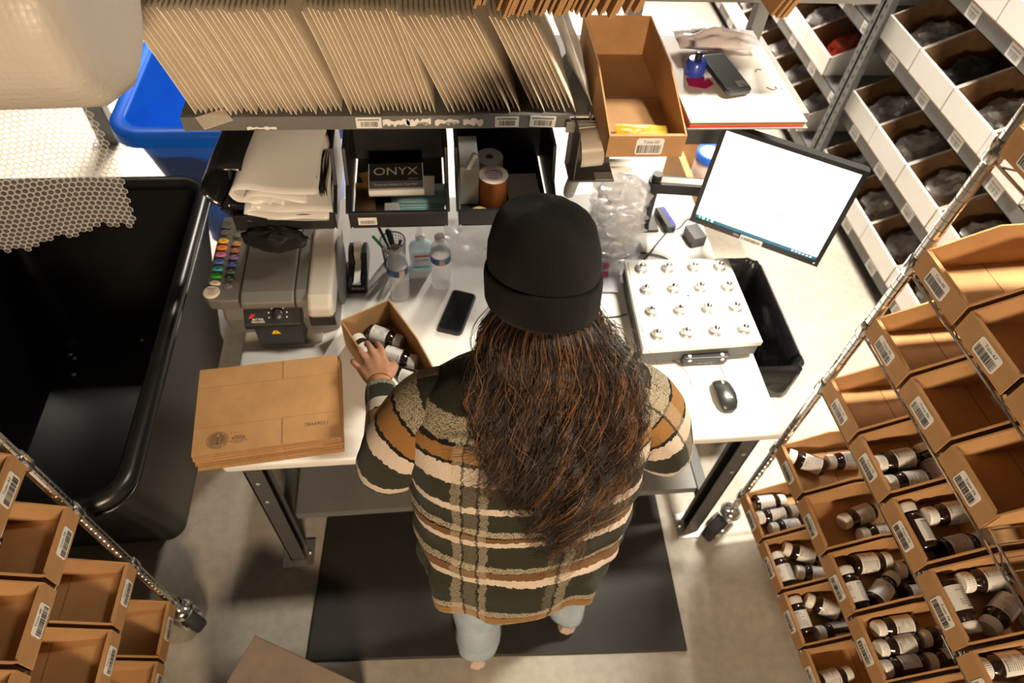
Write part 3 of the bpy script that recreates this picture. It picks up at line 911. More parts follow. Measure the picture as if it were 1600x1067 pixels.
for i, (x, rr) in enumerate(((-0.55, 0.185), (-0.5, 0.197), (-0.2, 0.20), (0.1, 0.198), (0.3, 0.202), (0.44, 0.199), (0.475, 0.196), (0.492, 0.186), (0.502, 0.168), (0.508, 0.14), (0.506, 0.09), (0.50, 0.045))):
    ring = []
    for k in range(72):
        a = 2*PI*k/72
        r = rr*(1 + 0.012*math.sin(3*a + x*9) + 0.006*math.sin(7*a+x*23) + (0.01*math.sin(11*a) if x > 0.47 else 0))
        ring.append((x, r*math.cos(a), r*math.sin(a)))
    rings.append(ring)
mb.loft(rings, 0, True, True)
mb.build('wound_layers', roll_mat(), roll, smooth=179)
mb = MB(); mb.tube([(-0.75, 0, 0), (0.495, 0, 0)], 0.038, 20); mb.build('core', CARD, roll, smooth=50)
# sheet: leaves the roll underneath and hangs down in front of the truck; every cell is a clear dome set in a ring of milky film
def sheet_point(u, s):
    """u across (0 = right edge), s metres down from the roll."""
    x = -0.615 - u + 0.010*math.sin(s*9+1.0)*min(1, s*4) - s*0.02
    y = 1.150 + 0.012*math.sin(u*12+0.6) + 0.010*math.sin(s*14) + 0.02*s
    z = 1.722 - s + 0.004*math.sin(u*21)
    return Vector((x, y, z)) - Vector(RO)
film = MB(); dome = MB()
W_S = 0.46
def hang(u): return 0.305 + 0.04*min(u/0.2, 1.5) + 0.005*math.sin(u*60) + 0.004*math.sin(u*143)
pu = 0.0128; ps = pu*math.sqrt(3)/2; hx = pu/math.sqrt(3)
row = 0; s = -0.02
while s < 0.40:
    u = 0.007 + (pu/2 if row % 2 else 0)
    while u < W_S:
        if s < hang(u):
            c = sheet_point(u, s); du = (sheet_point(u+0.004, s)-c).normalized(); dv = (sheet_point(u, s+0.004)-c).normalized()
            nrm = du.cross(dv).normalized()
            if nrm.y > 0: nrm = -nrm
            out, inn = [], []
            for k in range(12):
                a = 2*PI*k/12 + PI/6
                ro = hx if k % 2 == 0 else hx*math.cos(PI/6)
                out.append(c + du*ro*math.cos(a) + dv*ro*math.sin(a))
                inn.append(c + du*0.0051*math.cos(a) + dv*0.0051*math.sin(a) + nrm*0.0006)
            film.add(out+inn, [(k, (k+1) % 12, 12+(k+1) % 12, 12+k) for k in range(12)])
            rr = [inn]
            for (rad, hgt) in ((0.0049, 0.0028), (0.0034, 0.0042)):
                rr.append([c + du*rad*math.cos(2*PI*k/12+PI/6) + dv*rad*math.sin(2*PI*k/12+PI/6) + nrm*hgt for k in range(12)])
            dome.loft(rr, 0, False, True)
        u += pu
    s += ps; row += 1
film.build('hanging_sheet', FILM, roll, smooth=60)
dm = dome.build('bubble', BUB, roll, smooth=60)
dm['kind'] = 'stuff'

# ------------------------------------------------------------------ cream mailers standing on the riser shelf
def mailer_me(seed):
    r = random.Random(seed)
    L_, H_, T_ = 0.315, 0.262, 0.0089
    ny, nz = 16, 12
    rings = []
    ph = r.uniform(0, 6)
    def th(v, w):
        return 0.0008 + T_/2*(max(0, 1-abs(2*v-1)**22))*(max(0, 1-abs(2*w-1)**4.5)**0.8)
    vs, fs = [], []
    for side in (1, -1):
        for j in range(nz+1):
            for i in range(ny+1):
                v, w = i/ny, j/nz
                vs.append((side*th(v, w) + 0.004*math.sin(w*2.2+1.0)*w, v*L_, w*H_))
    n = (ny+1)*(nz+1)
    for j in range(nz):
        for i in range(ny):
            a = j*(ny+1)+i
            fs.append((a, a+1, a+ny+2, a+ny+1)); fs.append((n+a, n+a+ny+1, n+a+ny+2, n+a+1))
    for i in range(ny):
        a = i; fs.append((a, n+a, n+a+1, a+1))
        a = nz*(ny+1)+i; fs.append((a, a+1, n+a+1, n+a))
    for j in range(nz):
        a = j*(ny+1); fs.append((a, a+ny+1, n+a+ny+1, n+a))
        a = j*(ny+1)+ny; fs.append((a, n+a, n+a+ny+1, a+ny+1))
    mb = MB(); mb.add(vs, fs, 0)
    return mb.mesh('padded_mailer', [MAILER], 40)
def print_me():
    mb = MB()
    r = random.Random(2)
    for row_ in range(3):
        z = 0.052 - row_*0.005
        x = 0.0
        for q in range(3):
            mb.box((-0.0045, 0.030+q*0.006, z), (-0.0039, 0.034+q*0.006, z+0.003))
    return mb.mesh('print', LABELINK)
MAIL_ME = [mailer_me(i) for i in range(6)]
PRINT_ME = print_me()
mr = random.Random(9)
def mailer_row(xs, lean0, lean1, desc, start=0):
    n = len(xs)
    for i, x in enumerate(xs):
        f = i/max(1, n-1)
        lean = math.radians(lean0 + (lean1-lean0)*f + mr.uniform(-0.03, 0.03))
        o = inst('padded_mailer', MAIL_ME[mr.randrange(6)])
        o.location = (x, 1.492 + mr.uniform(-0.008, 0.012), 1.4575 + 0.0022*(lean > 0.38))
        o.rotation_euler = (mr.uniform(0.0, 0.003), -lean, mr.uniform(-0.0003, 0.0003))
        tag(o, 'cream padded mailer on edge, %s from left in the %s' % (ORD[start+i], desc), 'mailer', 'mailers in the ' + desc)
        if mr.random() < 0.45: inst('print', PRINT_ME, o, (0, 0, mr.uniform(-0.012, 0.02)))
mailer_row([-0.556 + 0.0117*i for i in range(30)], 17, 19, 'left row of shelf mailers')
mailer_row([-0.192 + 0.0113*i for i in range(19)], 16, 17, 'middle row of shelf mailers')
mailer_row([0.046 + 0.0126*i for i in range(15)], 24, 27, 'right row of shelf mailers')
mailer_row([0.258 + 0.0132*i for i in range(9)], 27, 29, 'right row of shelf mailers', start=15)
# slip of card sticking out under the first mailers
mb = MB(); mb.box((-0.035, -0.028, 0), (0.035, 0.028, 0.0007))
o = mb.build('paper_slip', MAILER_EDGE); o.location = (-0.512, 1.472, 1.4556); o.rotation_euler = (0.0, 0, 0.55)
tag(o, 'cream paper slip sticking out over the shelf edge below the left mailers', 'paper')

def pouch_me(name, m, w, h, t, seed, nx=16, nz=14, crumple=0.35):
    mb = MB()
    off = Vector((seed*2.3, seed, -seed))
    vs, fs = [], []
    for side in (1, -1):
        for j in range(nz+1):
            for i in range(nx+1):
                u, v = i/nx, j/nz
                th = 0.0006 + t/2*(max(0, 1-abs(2*u-1)**2.6)**0.8)*(max(0, 1-abs(2*v-1)**2.6)**0.8)
                nn = mnoise.noise(Vector((u*5, v*5, side*0.5))+off)
                vs.append(((u-0.5)*w*(1+0.02*mnoise.noise(Vector((0, v*4, 3))+off)), side*th*(1+crumple*nn), v*h + 0.004*mnoise.noise(Vector((u*4, 0, 1))+off)))
    n = (nx+1)*(nz+1)
    for j in range(nz):
        for i in range(nx):
            a = j*(nx+1)+i
            fs.append((a, a+1, a+nx+2, a+nx+1)); fs.append((n+a, n+a+nx+1, n+a+nx+2, n+a+1))
    for i in range(nx):
        a = i; fs.append((a, n+a, n+a+1, a+1)); a = nz*(nx+1)+i; fs.append((a, a+1, n+a+1, n+a))
    for j in range(nz):
        a = j*(nx+1); fs.append((a, a+nx+1, n+a+nx+1, n+a)); a = j*(nx+1)+nx; fs.append((a, n+a, n+a+nx+1, a+nx+1))
    mb.add(vs, fs, 0)
    return mb.mesh(name, m, 60)
CLEARW = mat('milky_poly', (0.80, 0.79, 0.77), 0.22, spec=0.6, alpha=0.82, bump=0.35, bscale=30)
o = inst('poly_pouch', pouch_me('poly_pouch', CLEARW, 0.30, 0.25, 0.035, 5))
o.location = (0.402, 1.655, 1.4640); o.rotation_euler = (math.radians(-24), 0, PI/2 + 0.04)
tag(o, 'milky plastic pouch leaning between the mailers and the long tote', 'bag')

# ------------------------------------------------------------------ folded cardboard flats on the top riser shelf
def flat_me(w, d, h):
    mb = MB()
    mb.box((-w/2, 0, 0), (w/2, d, h), 0)
    n = int(h/0.006)
    for i in range(n):
        z = 0.002 + i*0.006
        mb.add([(-w/2*0.75, -0.0003, z), (w/2*0.75, -0.0003, z+0.003), (w/2*0.75, -0.0003, z+0.0042), (-w/2*0.75, -0.0003, z+0.0012)], [(0, 1, 2, 3)], 1)
    return mb.mesh('cardboard_flat', [CARD, CARD_EDGE])
FLAT_ME = [flat_me(0.0055, 0.36, 0.30), flat_me(0.0052, 0.35, 0.28), flat_me(0.0058, 0.37, 0.31)]
fr = random.Random(5)
def flats(xs, lean, desc, y=1.340, yr=0.018):
    for i, x in enumerate(xs):
        o = inst('cardboard_flat', FLAT_ME[fr.randrange(3)])
        o.location = (x, y + fr.uniform(-yr, yr), 1.7795); o.rotation_euler = (0, math.radians(lean + fr.uniform(-0.15, 0.15)), fr.uniform(-0.0015, 0.0015))
        tag(o, 'cardboard flat on edge, %s from left in the %s' % (ORD[i], desc), 'cardboard', 'flats in the ' + desc)
flats([0.096, 0.1055, 0.115], 18, 'small leftmost top-shelf bunch', 1.37)
flats([0.142 + 0.0093*i for i in range(27)], 20, 'dense top-shelf row above the mailers')
flats([0.402 + 0.0093*i for i in range(4)], 20, 'short top-shelf bunch above the tote', 1.36)
flats([0.712 + 0.0095*i for i in range(4)], 24, 'leaning rightmost top-shelf bunch', 1.335, 0.006)

# ------------------------------------------------------------------ long cardboard tote and tray of papers on the riser shelf
TB = tote_mesh(0.185, 0.455, 0.112, 0.058, 0.22)
o = TB.build('tote', [CARD, CARD_EDGE]); o.location = (0.500, 1.305, 1.4568); o.rotation_euler = (0, 0, -0.012)
tag(o, 'long open cardboard tote jutting out over the grey shelf edge', 'tote')
inst('label', tote_label_me('Tote-50', 0.066, 0.044), o, (0.008, -0.0002, 0.029), (PI/2, 0, 0))
o = inst('vinyl_pouch', pouch_me('vinyl_pouch', YELLOW, 0.128, 0.05, 0.018, 3, crumple=0.6))
o.location = (0.505, 1.345, 1.4735); o.rotation_euler = (math.radians(-78), 0, -0.05)
tag(o, 'yellow crumpled vinyl pouch lying behind the lip of the long cardboard tote', 'pouch')

PT = (0.79, 1.60, 1.4555)
t = thing('paper_tray', 'metal tray with boards under a pale stained sheet, right end of the shelf', 'tray', PT)
MB().box((-0.155, -0.190, 0.0), (0.162, 0.195, 0.004)).build('tray', GREYPAINT, t, bevel=0.001)
MB().box((-0.150, -0.186, 0.004), (0.150, 0.190, 0.008)).build('board', RED, t)
MB().box((-0.148, -0.184, 0.008), (0.154, 0.190, 0.014)).build('board', CARD, t)
MB().box((-0.149, -0.182, 0.014), (0.152, 0.186, 0.018)).build('board', CARD_DARK, t)
STAINPAPER = mat('stained_paper', (0.82, 0.79, 0.75), 0.6, col2=(0.70, 0.63, 0.57), vscale=3.0)
MB().box((-0.150, -0.186, 0.018), (0.155, 0.188, 0.0205)).build('sheet', STAINPAPER, t)
mk = MB()
mk.tube(spline([(0.092, 0.04, 0.0208), (0.100, 0.052, 0.0208), (0.112, 0.050, 0.0208)], 5), 0.0022, 6)
mk.tube(spline([(0.098, -0.035, 0.0208), (0.110, -0.046, 0.0208), (0.125, -0.040, 0.0208), (0.122, -0.032, 0.0208)], 5), 0.0022, 6)
mk.tube(spline([(0.136, -0.046, 0.0208), (0.138, -0.040, 0.0208)], 3), 0.0022, 6)
mk.build('ink_mark', LABELINK, t)
PRINTW = mat('printed_wrap', (0.82, 0.79, 0.77), 0.3, col2=(0.74, 0.60, 0.63), vscale=45, bump=0.6, bscale=50)
o = inst('plastic_wrap', pouch_me('plastic_wrap', PRINTW, 0.235, 0.085, 0.040, 9, crumple=0.9))
o.location = (0.800, 1.715, 1.502); o.rotation_euler = (math.radians(-86), 0, 0.02)
tag(o, 'crumpled pink-printed plastic wrap lying at the back of the paper tray', 'packaging')
t = thing('spray_cap', 'blue plastic cap with a black nozzle standing on the paper tray', 'cap', (0.707, 1.635, 1.4768))
BLUECAP = mat('blue_plastic', (0.03, 0.06, 0.42), 0.25)
MB().lathe([(0.027, 0), (0.028, 0.004), (0.027, 0.034), (0.022, 0.040), (0.011, 0.042)], 28).build('cap', BLUECAP, t, smooth=40)
MB().lathe([(0.009, 0.042), (0.009, 0.056), (0.006, 0.058)], 16).build('nozzle', BLACKP, t, smooth=40)
PINK = mat('pink_card', (0.62, 0.01, 0.13), 0.5)
o = MB().prism([(-0.03, -0.02), (0.012, -0.033), (0.04, -0.012), (0.034, 0.02), (-0.028, 0.018)], 2, 0, 0.0006).build('pink_slip', PINK)
o.location = (0.707, 1.592, 1.4764)
tag(o, 'magenta paper slip lying under the blue cap on the paper tray', 'paper')
def slab(w, l, t, r, n=6):
    return [(x, y) for x, y, _ in rrect(-w/2, w/2, -l/2, l/2, r, 0, n)]
t = thing('phone_case', 'black rugged phone case propped against the blue cap on the paper tray', 'phone case', (0.775, 1.592, 1.492))
m = MB().prism(slab(0.078, 0.155, 0, 0.014), 2, 0.0, 0.014)
m.build('shell', BLACKP, t, bevel=0.004, seg=3)
m = MB()
m.prism([(x*0.5+0.016, y*0.16-0.050) for x, y in slab(0.06, 0.155, 0, 0.012)], 2, 0.014, 0.0148)
m.lathe([(0.006, 0.0148), (0.006, 0.0158)], 14, 0, Matrix.Translation((0.022, -0.052, 0)))
m.build('camera_window', DARKGREY, t)
m = MB(); m.box((-0.0415, 0.01, 0.004), (-0.039, 0.035, 0.010)); m.box((-0.0415, -0.045, 0.004), (-0.039, -0.025, 0.010)); m.build('button', RUBBER, t)
t.rotation_euler = (math.radians(7), math.radians(4), 0.28)

# ------------------------------------------------------------------ black plastic bins hooked under the riser shelf
def hang_bin(cx, label, y0=1.430):
    t = thing('plastic_bin', label, 'bin', (cx, y0, 1.135))
    w, d, h, lip, k = 0.268, 0.305, 0.175, 0.052, 0.004
    mb = MB()
    mb.box((-w/2+0.008, 0.0, 0), (w/2-0.008, d, k))
    for s in (-1, 1):
        a, b = s*w/2, s*(w/2-k)
        mb.prism([(0.0, 0.0), (d, 0.0), (d, h), (0.115, h), (0.085, lip+0.03), (0.0, lip)], 0, min(a, b), max(a, b))
        a2 = s*(w/2+0.006)
        mb.prism([(0.0, lip), (0.085, lip+0.03), (0.115, h), (d, h), (d, h+0.008), (0.110, h+0.008), (0.079, lip+0.036), (0.0, lip+0.007)], 0, min(b, a2), max(b, a2))
    mb.box((-w/2+k, d-k, k), (w/2-k, d, h+0.008))
    mb.box((-w/2+k, 0.0, k), (w/2-k, 0.0045, lip+0.004))
    mb.box((-w/2+k, -0.006, lip+0.001), (w/2-k, 0.0045, lip+0.007))
    mb.build('tub', BLACKP, t, bevel=0.0015, seg=2)
    m = MB()
    m.box((-w/2+0.03, d, h-0.02), (w/2-0.03, d+0.006, h+0.006))
    m.build('hanger', BLACKP, t)
    return t
b1 = hang_bin(-0.400, 'black plastic bin of rolled poly mailers, left of three hung under the riser shelf')
b2 = hang_bin(-0.098, 'black plastic bin with printed cards inside, middle of three hung under the riser shelf')
b3 = hang_bin(0.199, 'black plastic bin with tape rolls inside, right of three hung under the riser shelf')
m = MB(); m.M = AX((-0.085, -0.0006, 0.026), (1, 0, 0), z=(0, -1, 0))
m.box((-0.025, -0.013, 0), (0.025, 0.013, 0.0006)); barcode(m, -0.02, 0.02, -0.009, 0.003, 0.0009, 1, 4)
m.build('barcode_label', [PAPER, INK], b2)

# printed cards in the middle bin
zb = 1.1395
def card(name, w, d, t, c, rz, m, label, cat='card', tilt=0.0, parts=None, group=None):
    o = MB().box((-w/2, -d/2, 0), (w/2, d/2, t)).build(name, m)
    o.location = c; o.rotation_euler = (tilt, 0, rz)
    tag(o, label, cat, group)
    return o
CARDBLK = mat('black_card', (0.016, 0.014, 0.013), 0.4)
CARDGREY = mat('grey_card_strip', (0.11, 0.11, 0.13), 0.45)
GOLDINK = mat('pale_gold_ink', (0.48, 0.40, 0.31), 0.5)
fan = []
for i in range(5):
    o = card('paper_card', 0.135, 0.085, 0.0012, (-0.052 + 0.006*i, 1.522 + 0.007*i, zb + 0.001 + 0.0030*i), 0.10 - 0.03*i, TEAL,
             'pale teal card, %s from the bottom of the fan in the middle black bin' % ORD[i], group='teal cards in the middle bin')
o = card('paper_card', 0.115, 0.085, 0.0012, (-0.055, 1.575, zb + 0.022), -0.03, PAPER, 'blank white card lying over the teal cards in the middle black bin')
t = thing('card_stack', 'stack of black cards with pale lettering in the middle black bin', 'cards', (-0.105, 1.585, zb + 0.024), 0.035)
MB().box((-0.077, -0.055, 0), (0.077, 0.050, 0.024)).build('card_pile', PAPER, t)
m = MB().box((-0.075, -0.048, 0.024), (0.075, 0.050, 0.0248), 0)
m.box((-0.075, -0.048, 0.0248), (0.075, -0.020, 0.0252), 1)
put_text(m, 'ONYX', (0.0, 0.018), 0.030, 2, w=0.125, dz=0.0254)
put_text(m, 'HAIR CO', (0.048, -0.013), 0.005, 2, dz=0.0254)
put_text(m, '"From our Hearts to Your Hair"', (0.0, -0.034), 0.0082, 3, w=0.125, dz=0.0256)
m.build('top_card', [CARDBLK, CARDGREY, GOLDINK, PAPER], t)
t.rotation_euler = (math.radians(6), 0, 0.02); t.location.z += 0.004
o = MB().box((-0.02, -0.016, 0), (0.02, 0.016, 0.026)).build('small_box', WHITEP, bevel=0.002); o.location = (-0.118, 1.482, zb + 0.001)
m = MB(); m.lathe([(0.003, 0), (0.003, 0.0004)], 8, 0, ZTO((-0.006, -0.0162, 0.012), (0, -1, 0))); m.lathe([(0.003, 0), (0.003, 0.0004)], 8, 0, ZTO((0.006, -0.0162, 0.012), (0, -1, 0))); m.build('socket', INK, o)
tag(o, 'small white plug-in block at the front of the middle black bin', 'adapter')
o = card('leaflet', 0.055, 0.13, 0.003, (-0.195, 1.55, zb+0.001), 0.05, CARD_DARK, 'brown leaflet lying along the left side of the middle black bin', 'paper')
o = card('foil_packet', 0.05, 0.04, 0.010, (-0.185, 1.63, zb+0.006), 0.3, GOLD, 'small gold packet at the back left of the middle black bin', 'packet')

# tape rolls in the right bin
def tape_roll(name, R, r, h, mt, loc, label, core=CARD, rot=(0, 0, 0), face=None):
    t = thing(name, label, 'tape', loc); t.rotation_euler = rot
    MB().lathe([(r, 0), (R-0.001, 0), (R, 0.001), (R, h-0.001), (R-0.001, h), (r, h), (r, 0)], 40, caps=False).build('tape', mt, t, smooth=40)
    MB().lathe([(r-0.003, 0.0005), (r-0.0002, 0.0005), (r-0.0002, h-0.0005), (r-0.003, h-0.0005), (r-0.003, 0.0005)], 32, caps=False).build('core', core, t, smooth=40)
    if face:
        f = MB(); f.lathe([(0.0, h-0.004), (r-0.0032, h-0.004)], 32, 0, caps=False)
        for q in range(3): f.box((-r*0.5, r*0.3-q*r*0.35, h-0.0039), (r*0.5, r*0.42-q*r*0.35, h-0.0036), 1)
        f.build('face', face, t)
    return t
ORFACE = mat('peach_tape_side', (0.80, 0.62, 0.48), 0.5)
tr = tape_roll('tape_roll', 0.042, 0.028, 0.088, ORANGE, (0.168, 1.535, zb+0.001), 'tall orange packing tape roll standing in the right black bin', PAPER, face=[mat('lilac_core', (0.52, 0.46, 0.55), 0.5), RED])
m = MB(); m.lathe([(0.029, 0.0882), (0.0415, 0.0882)], 40, caps=False); m.build('rim_face', ORFACE, tr)
tape_roll('tape_roll', 0.040, 0.012, 0.055, WHITEP, (0.165, 1.635, zb+0.02), 'white paper tape roll behind the orange roll in the right black bin')
BLUETAPE = mat('blue_tape', (0.02, 0.045, 0.22), 0.35)
tape_roll('tape_roll', 0.030, 0.013, 0.036, BLUETAPE, (0.280, 1.478, zb+0.034), 'dark blue tape roll with red core in the right black bin', RED, rot=(math.radians(75), 0, 0.5))
tape_roll('tape_roll', 0.026, 0.019, 0.014, YELLOW, (0.126, 1.462, zb+0.002), 'small yellow tape ring at the front left of the right black bin', WHITEP)
o = MB().box((-0.026, -0.07, 0), (0.026, 0.07, 0.13)).build('carton', WHITEP, bevel=0.001); o.location = (0.100, 1.585, zb+0.001)
tag(o, 'tall white carton standing at the left side of the right black bin', 'box')
o = card('paper_sheet', 0.095, 0.16, 0.002, (0.262, 1.565, zb+0.001), 0.02, PAPER, 'white sheet of paper lying on the bottom of the right black bin', 'paper')
o = MB().box((-0.006, -0.006, 0), (0.006, 0.006, 0.05)).build('paper_strip', WHITEP); o.location = (0.092, 1.505, zb + 0.134); o.rotation_euler = (0, 0.5, 0.3)
tag(o, 'short white strip sticking up on the white carton in the right black bin', 'paper')

# rolled poly mailers in the left bin
def rolled(name, m, x0, x1, pts, label, cat, mats2=None, wv=0.004, seed=1):
    """A stack of sheets folded over: the profile pts (y, z) is swept along x with slight waviness."""
    P = spline([(0, p[0], p[1]) for p in pts], 8)
    mb = MB()
    r = random.Random(seed)
    n = 14
    rows = []
    for i in range(n+1):
        x = x0 + (x1-x0)*i/n
        rows.append([(x + 0.0, p.y + wv*math.sin(i*0.9+seed), p.z + wv*0.7*math.sin(i*1.3+p.y*30)) for p in P])
    vs = [q for rw in rows for q in rw]; w = len(P)
    fs = [(i*w+j, i*w+j+1, (i+1)*w+j+1, (i+1)*w+j) for i in range(n) for j in range(w-1)]
    mb.add(vs, fs)
    o = mb.build(name, m, smooth=179)
    md = o.modifiers.new('solidify', 'SOLIDIFY'); md.thickness = 0.0012
    return tag(o, label, cat)

def sweep(name, m, prof, p0, p1, label, cat, seed=1, k=7, wv=0.003, thick=0.0010, n=12, group=None):
    """Folded film: profile (x, z) swept from p0 (front) to p1 (back)."""
    P = spline([(a, 0, b) for a, b in prof], k)
    p0, p1 = Vector(p0), Vector(p1)
    mb = MB()
    vs = []
    for i in range(n+1):
        f = i/n
        c = p0.lerp(p1, f)
        for j, q in enumerate(P):
            vs.append((c.x + q.x*(1-0.12*f) + wv*math.sin(f*7+j*0.3+seed), c.y + wv*math.sin(j*0.5+seed*2)*(1-f), c.z + q.z*(1-0.35*f) + wv*math.sin(f*5+j*0.21+seed*3)))
    w = len(P)
    mb.add(vs, [(i*w+j, i*w+j+1, (i+1)*w+j+1, (i+1)*w+j) for i in range(n) for j in range(w-1)])
    o = mb.build(name, m, smooth=179)
    md = o.modifiers.new('solidify', 'SOLIDIFY'); md.thickness = thick
    return tag(o, label, cat, group)
# poly mailers rolled into the left black bin
sweep('poly_mailer', POLYWHITE, [(0.205, -0.010), (0.10, 0.004), (0.02, 0.012), (-0.010, -0.004), (0.004, -0.024), (0.06, -0.026), (0.085, -0.034)], (-0.505, 1.405, 1.285), (-0.455, 1.66, 1.345),
      'outermost white poly mailer folded into the left black bin', 'mailer', 1)
o = sweep('poly_mailer', POLYWHITE, [(0.175, -0.032), (0.09, -0.016), (0.035, -0.008), (0.022, -0.017), (0.05, -0.028), (0.10, -0.033), (0.118, -0.040), (0.108, -0.050), (0.06, -0.052), (0.03, -0.046)], (-0.505, 1.408, 1.280), (-0.445, 1.66, 1.335),
      'white poly mailer curled inside the outermost one, left black bin', 'mailer', 2)
sweep('poly_mailer', POLYWHITE, [(0.245, -0.058), (0.15, -0.050), (0.06, -0.048), (0.024, -0.052), (0.03, -0.064), (0.09, -0.072), (0.17, -0.076), (0.235, -0.078)], (-0.512, 1.412, 1.268), (-0.50, 1.66, 1.32),
      'undermost folded white poly mailer in the left black bin', 'mailer', 3)
m = MB()
for i in range(5):
    m.box((-0.10+0.001*i, -0.002*i, 0.0015*i), (0.06-0.012*i, 0.22, 0.0015*i+0.001))
o = m.build('poly_mailer', POLYWHITE); o.location = (-0.345, 1.425, 1.175); o.rotation_euler = (math.radians(8), math.radians(4), 0)
tag(o, 'flat white poly mailers stacked at the right in the left black bin', 'mailer')
sweep('poly_mailer', POLYBLACK, [(0.10, 0.035), (0.05, 0.040), (0.012, 0.024), (-0.012, -0.015), (-0.004, -0.055), (0.025, -0.082), (0.06, -0.090), (0.12, -0.075)], (-0.575, 1.440, 1.292), (-0.530, 1.68, 1.355),
      'shiny black poly mailer curled over the left side of the left black bin', 'mailer', 4, wv=0.004)
sweep('poly_mailer', POLYBLACK, [(0.16, -0.115), (0.10, -0.112), (0.05, -0.100), (0.02, -0.060), (0.035, -0.03), (0.07, -0.015)], (-0.575, 1.432, 1.275), (-0.505, 1.66, 1.335),
      'crumpled black poly mailer under the white ones in the left black bin', 'mailer', 6, wv=0.005)
o = inst('poly_mailer', blob_me('poly_mailer', POLYBLACK, 31, (0.085, 0.035, 0.030), 0.5))
o.location = (-0.43, 1.405, 1.105); o.rotation_euler = (0, 0, -0.12)
tag(o, 'black poly film bulging out under the lip of the left black bin', 'mailer')
for i in range(4):
    o = sweep('poly_mailer', POLYBLACK, [(0.0, 0.0), (0.002, 0.05), (-0.002, 0.10), (0.003, 0.14)], (-0.282 - 0.007*i, 1.46, 1.15), (-0.278 - 0.007*i, 1.68, 1.17),
              'black poly mailer standing edgewise, %s from the right wall of the left black bin' % ORD[i], 'mailer', 7+i, wv=0.0025, group='edgewise mailers in the left bin')

# ------------------------------------------------------------------ gummed-tape machine
TO = (-0.46, 1.46, 0.7994)
tm = thing('tape_machine', 'grey electric gummed-tape machine with coloured keys on the left of the bench', 'tape dispenser', TO)
def R3(v): return (v[0], v[1], v[2])
m = MB(TO)
m.prism([(1.345, 0.800), (1.62, 0.800), (1.66, 0.93), (1.66, 0.962), (1.335, 0.955), (1.315, 0.90)], 0, -0.612, -0.300)
m.build('body', GREYTOP, tm, bevel=0.010, seg=3)
m = MB(TO)
m.prism([(1.298, 0.965), (1.30, 0.985), (1.33, 1.000), (1.56, 1.004), (1.66, 0.985), (1.66, 0.958), (1.31, 0.950)], 0, -0.545, -0.400)
m.build('lid', GREYTOP, tm, bevel=0.006, seg=3)
m = MB(TO)
m.prism([(1.298, 0.962), (1.30, 0.985), (1.33, 1.002), (1.56, 1.006), (1.66, 0.985), (1.66, 0.952), (1.32, 0.940)], 0, -0.397, -0.362)
m.build('hinge_strip', GREYTOP, tm, bevel=0.005, seg=2)
m = MB(TO)
m.prism([(1.262, 0.958), (1.268, 0.992), (1.300, 1.014), (1.56, 1.020), (1.66, 0.995), (1.66, 0.94), (1.30, 0.930)], 0, -0.362, -0.292)
m.build('side_cover', LIGHTTOP, tm, bevel=0.012, seg=4)
m = MB(TO)
m.box((-0.365, 1.275, 0.905), (-0.293, 1.64, 0.945))
m.build('side_skirt', BLACKP, tm, bevel=0.004)
m = MB(TO); m.lathe([(0.10, 0.0), (0.105, 0.003), (0.105, 0.009), (0.10, 0.012)], 32, 0, ZTO((-0.299, 1.49, 0.910), (1, 0, 0)))
m.build('reel_cover', DARKGREY, tm, smooth=40)
m = MB(TO)
kp = [(-0.648, 1.38), (-0.646, 1.66), (-0.552, 1.66), (-0.552, 1.312), (-0.60, 1.312), (-0.634, 1.318), (-0.655, 1.345)]
m.prism(kp, 2, 0.945, 0.985)
m.build('key_panel', GREYTOP, tm, bevel=0.006, seg=3)
KEYC = [[((0.10, 0.10, 0.09), ''), ((0.10, 0.10, 0.09), ''), ((0.80, 0.44, 0.02), '40'), ((0.82, 0.20, 0.025), '30'), ((0.62, 0.16, 0.30), '33'), ((0.085, 0.16, 0.48), '24'), ((0.05, 0.36, 0.40), '18'), ((0.03, 0.36, 0.03), '12'), ((0.66, 0.56, 0.44), '6')],
        [None, ((0.16, 0.16, 0.14), ''), ((0.50, 0.22, 0.09), '39'), ((0.36, 0.12, 0.07), '33'), ((0.20, 0.12, 0.32), '27'), ((0.05, 0.08, 0.34), '21'), ((0.05, 0.12, 0.08), '15'), ((0.05, 0.05, 0.05), '9'), ((0.13, 0.125, 0.115), '4')]]
for c, colk in enumerate(KEYC):
    for i, kk in enumerate(colk):
        if kk is None: continue
        y = (1.605 - 0.0283*i) if i > 1 else (1.605 - 0.024*i + 0.006)
        x = -0.627 + 0.041*c + (0.0005*i if c == 0 else 0)
        km = mat('key_colour', kk[0], 0.45)
        q = MB(TO)
        rx, ry = (0.0150, 0.0088) if c == 0 else (0.0135, 0.0080)
        q.loft([[(x + a*rx*math.cos(2*PI*t/20), y - 0.012*c + a*ry*math.sin(2*PI*t/20), z) for t in range(20)] for a, z in ((1.0, 0.985), (1.0, 0.989), (0.85, 0.9915))], 0, False, True)
        if kk[1]:
            put_text(q, kk[1], (x, y - 0.012*c), 0.006, 1, dz=0.9919)
        q.build('key', [km, PAPER if c else BLUEINK], tm, smooth=40)
q = MB(TO)
q.lathe([(0.0225, 0.985), (0.0225, 0.989), (0.020, 0.9915)], 28, 0, Matrix.Translation((-0.6275, 1.345, 0)))
for r_ in range(3): put_text(q, ('REPEAT', 'LAST', 'KEY')[r_], (-0.6275, 1.354-0.009*r_), 0.005, 1, dz=0.9919)
q.build('round_key', [mat('cream_key', (0.62, 0.52, 0.41), 0.5), INK], tm, smooth=40)
m = MB(TO)
m.prism([(1.272, 0.905), (1.272, 0.922), (1.31, 0.958), (1.36, 0.958), (1.36, 0.900)], 0, -0.545, -0.388)
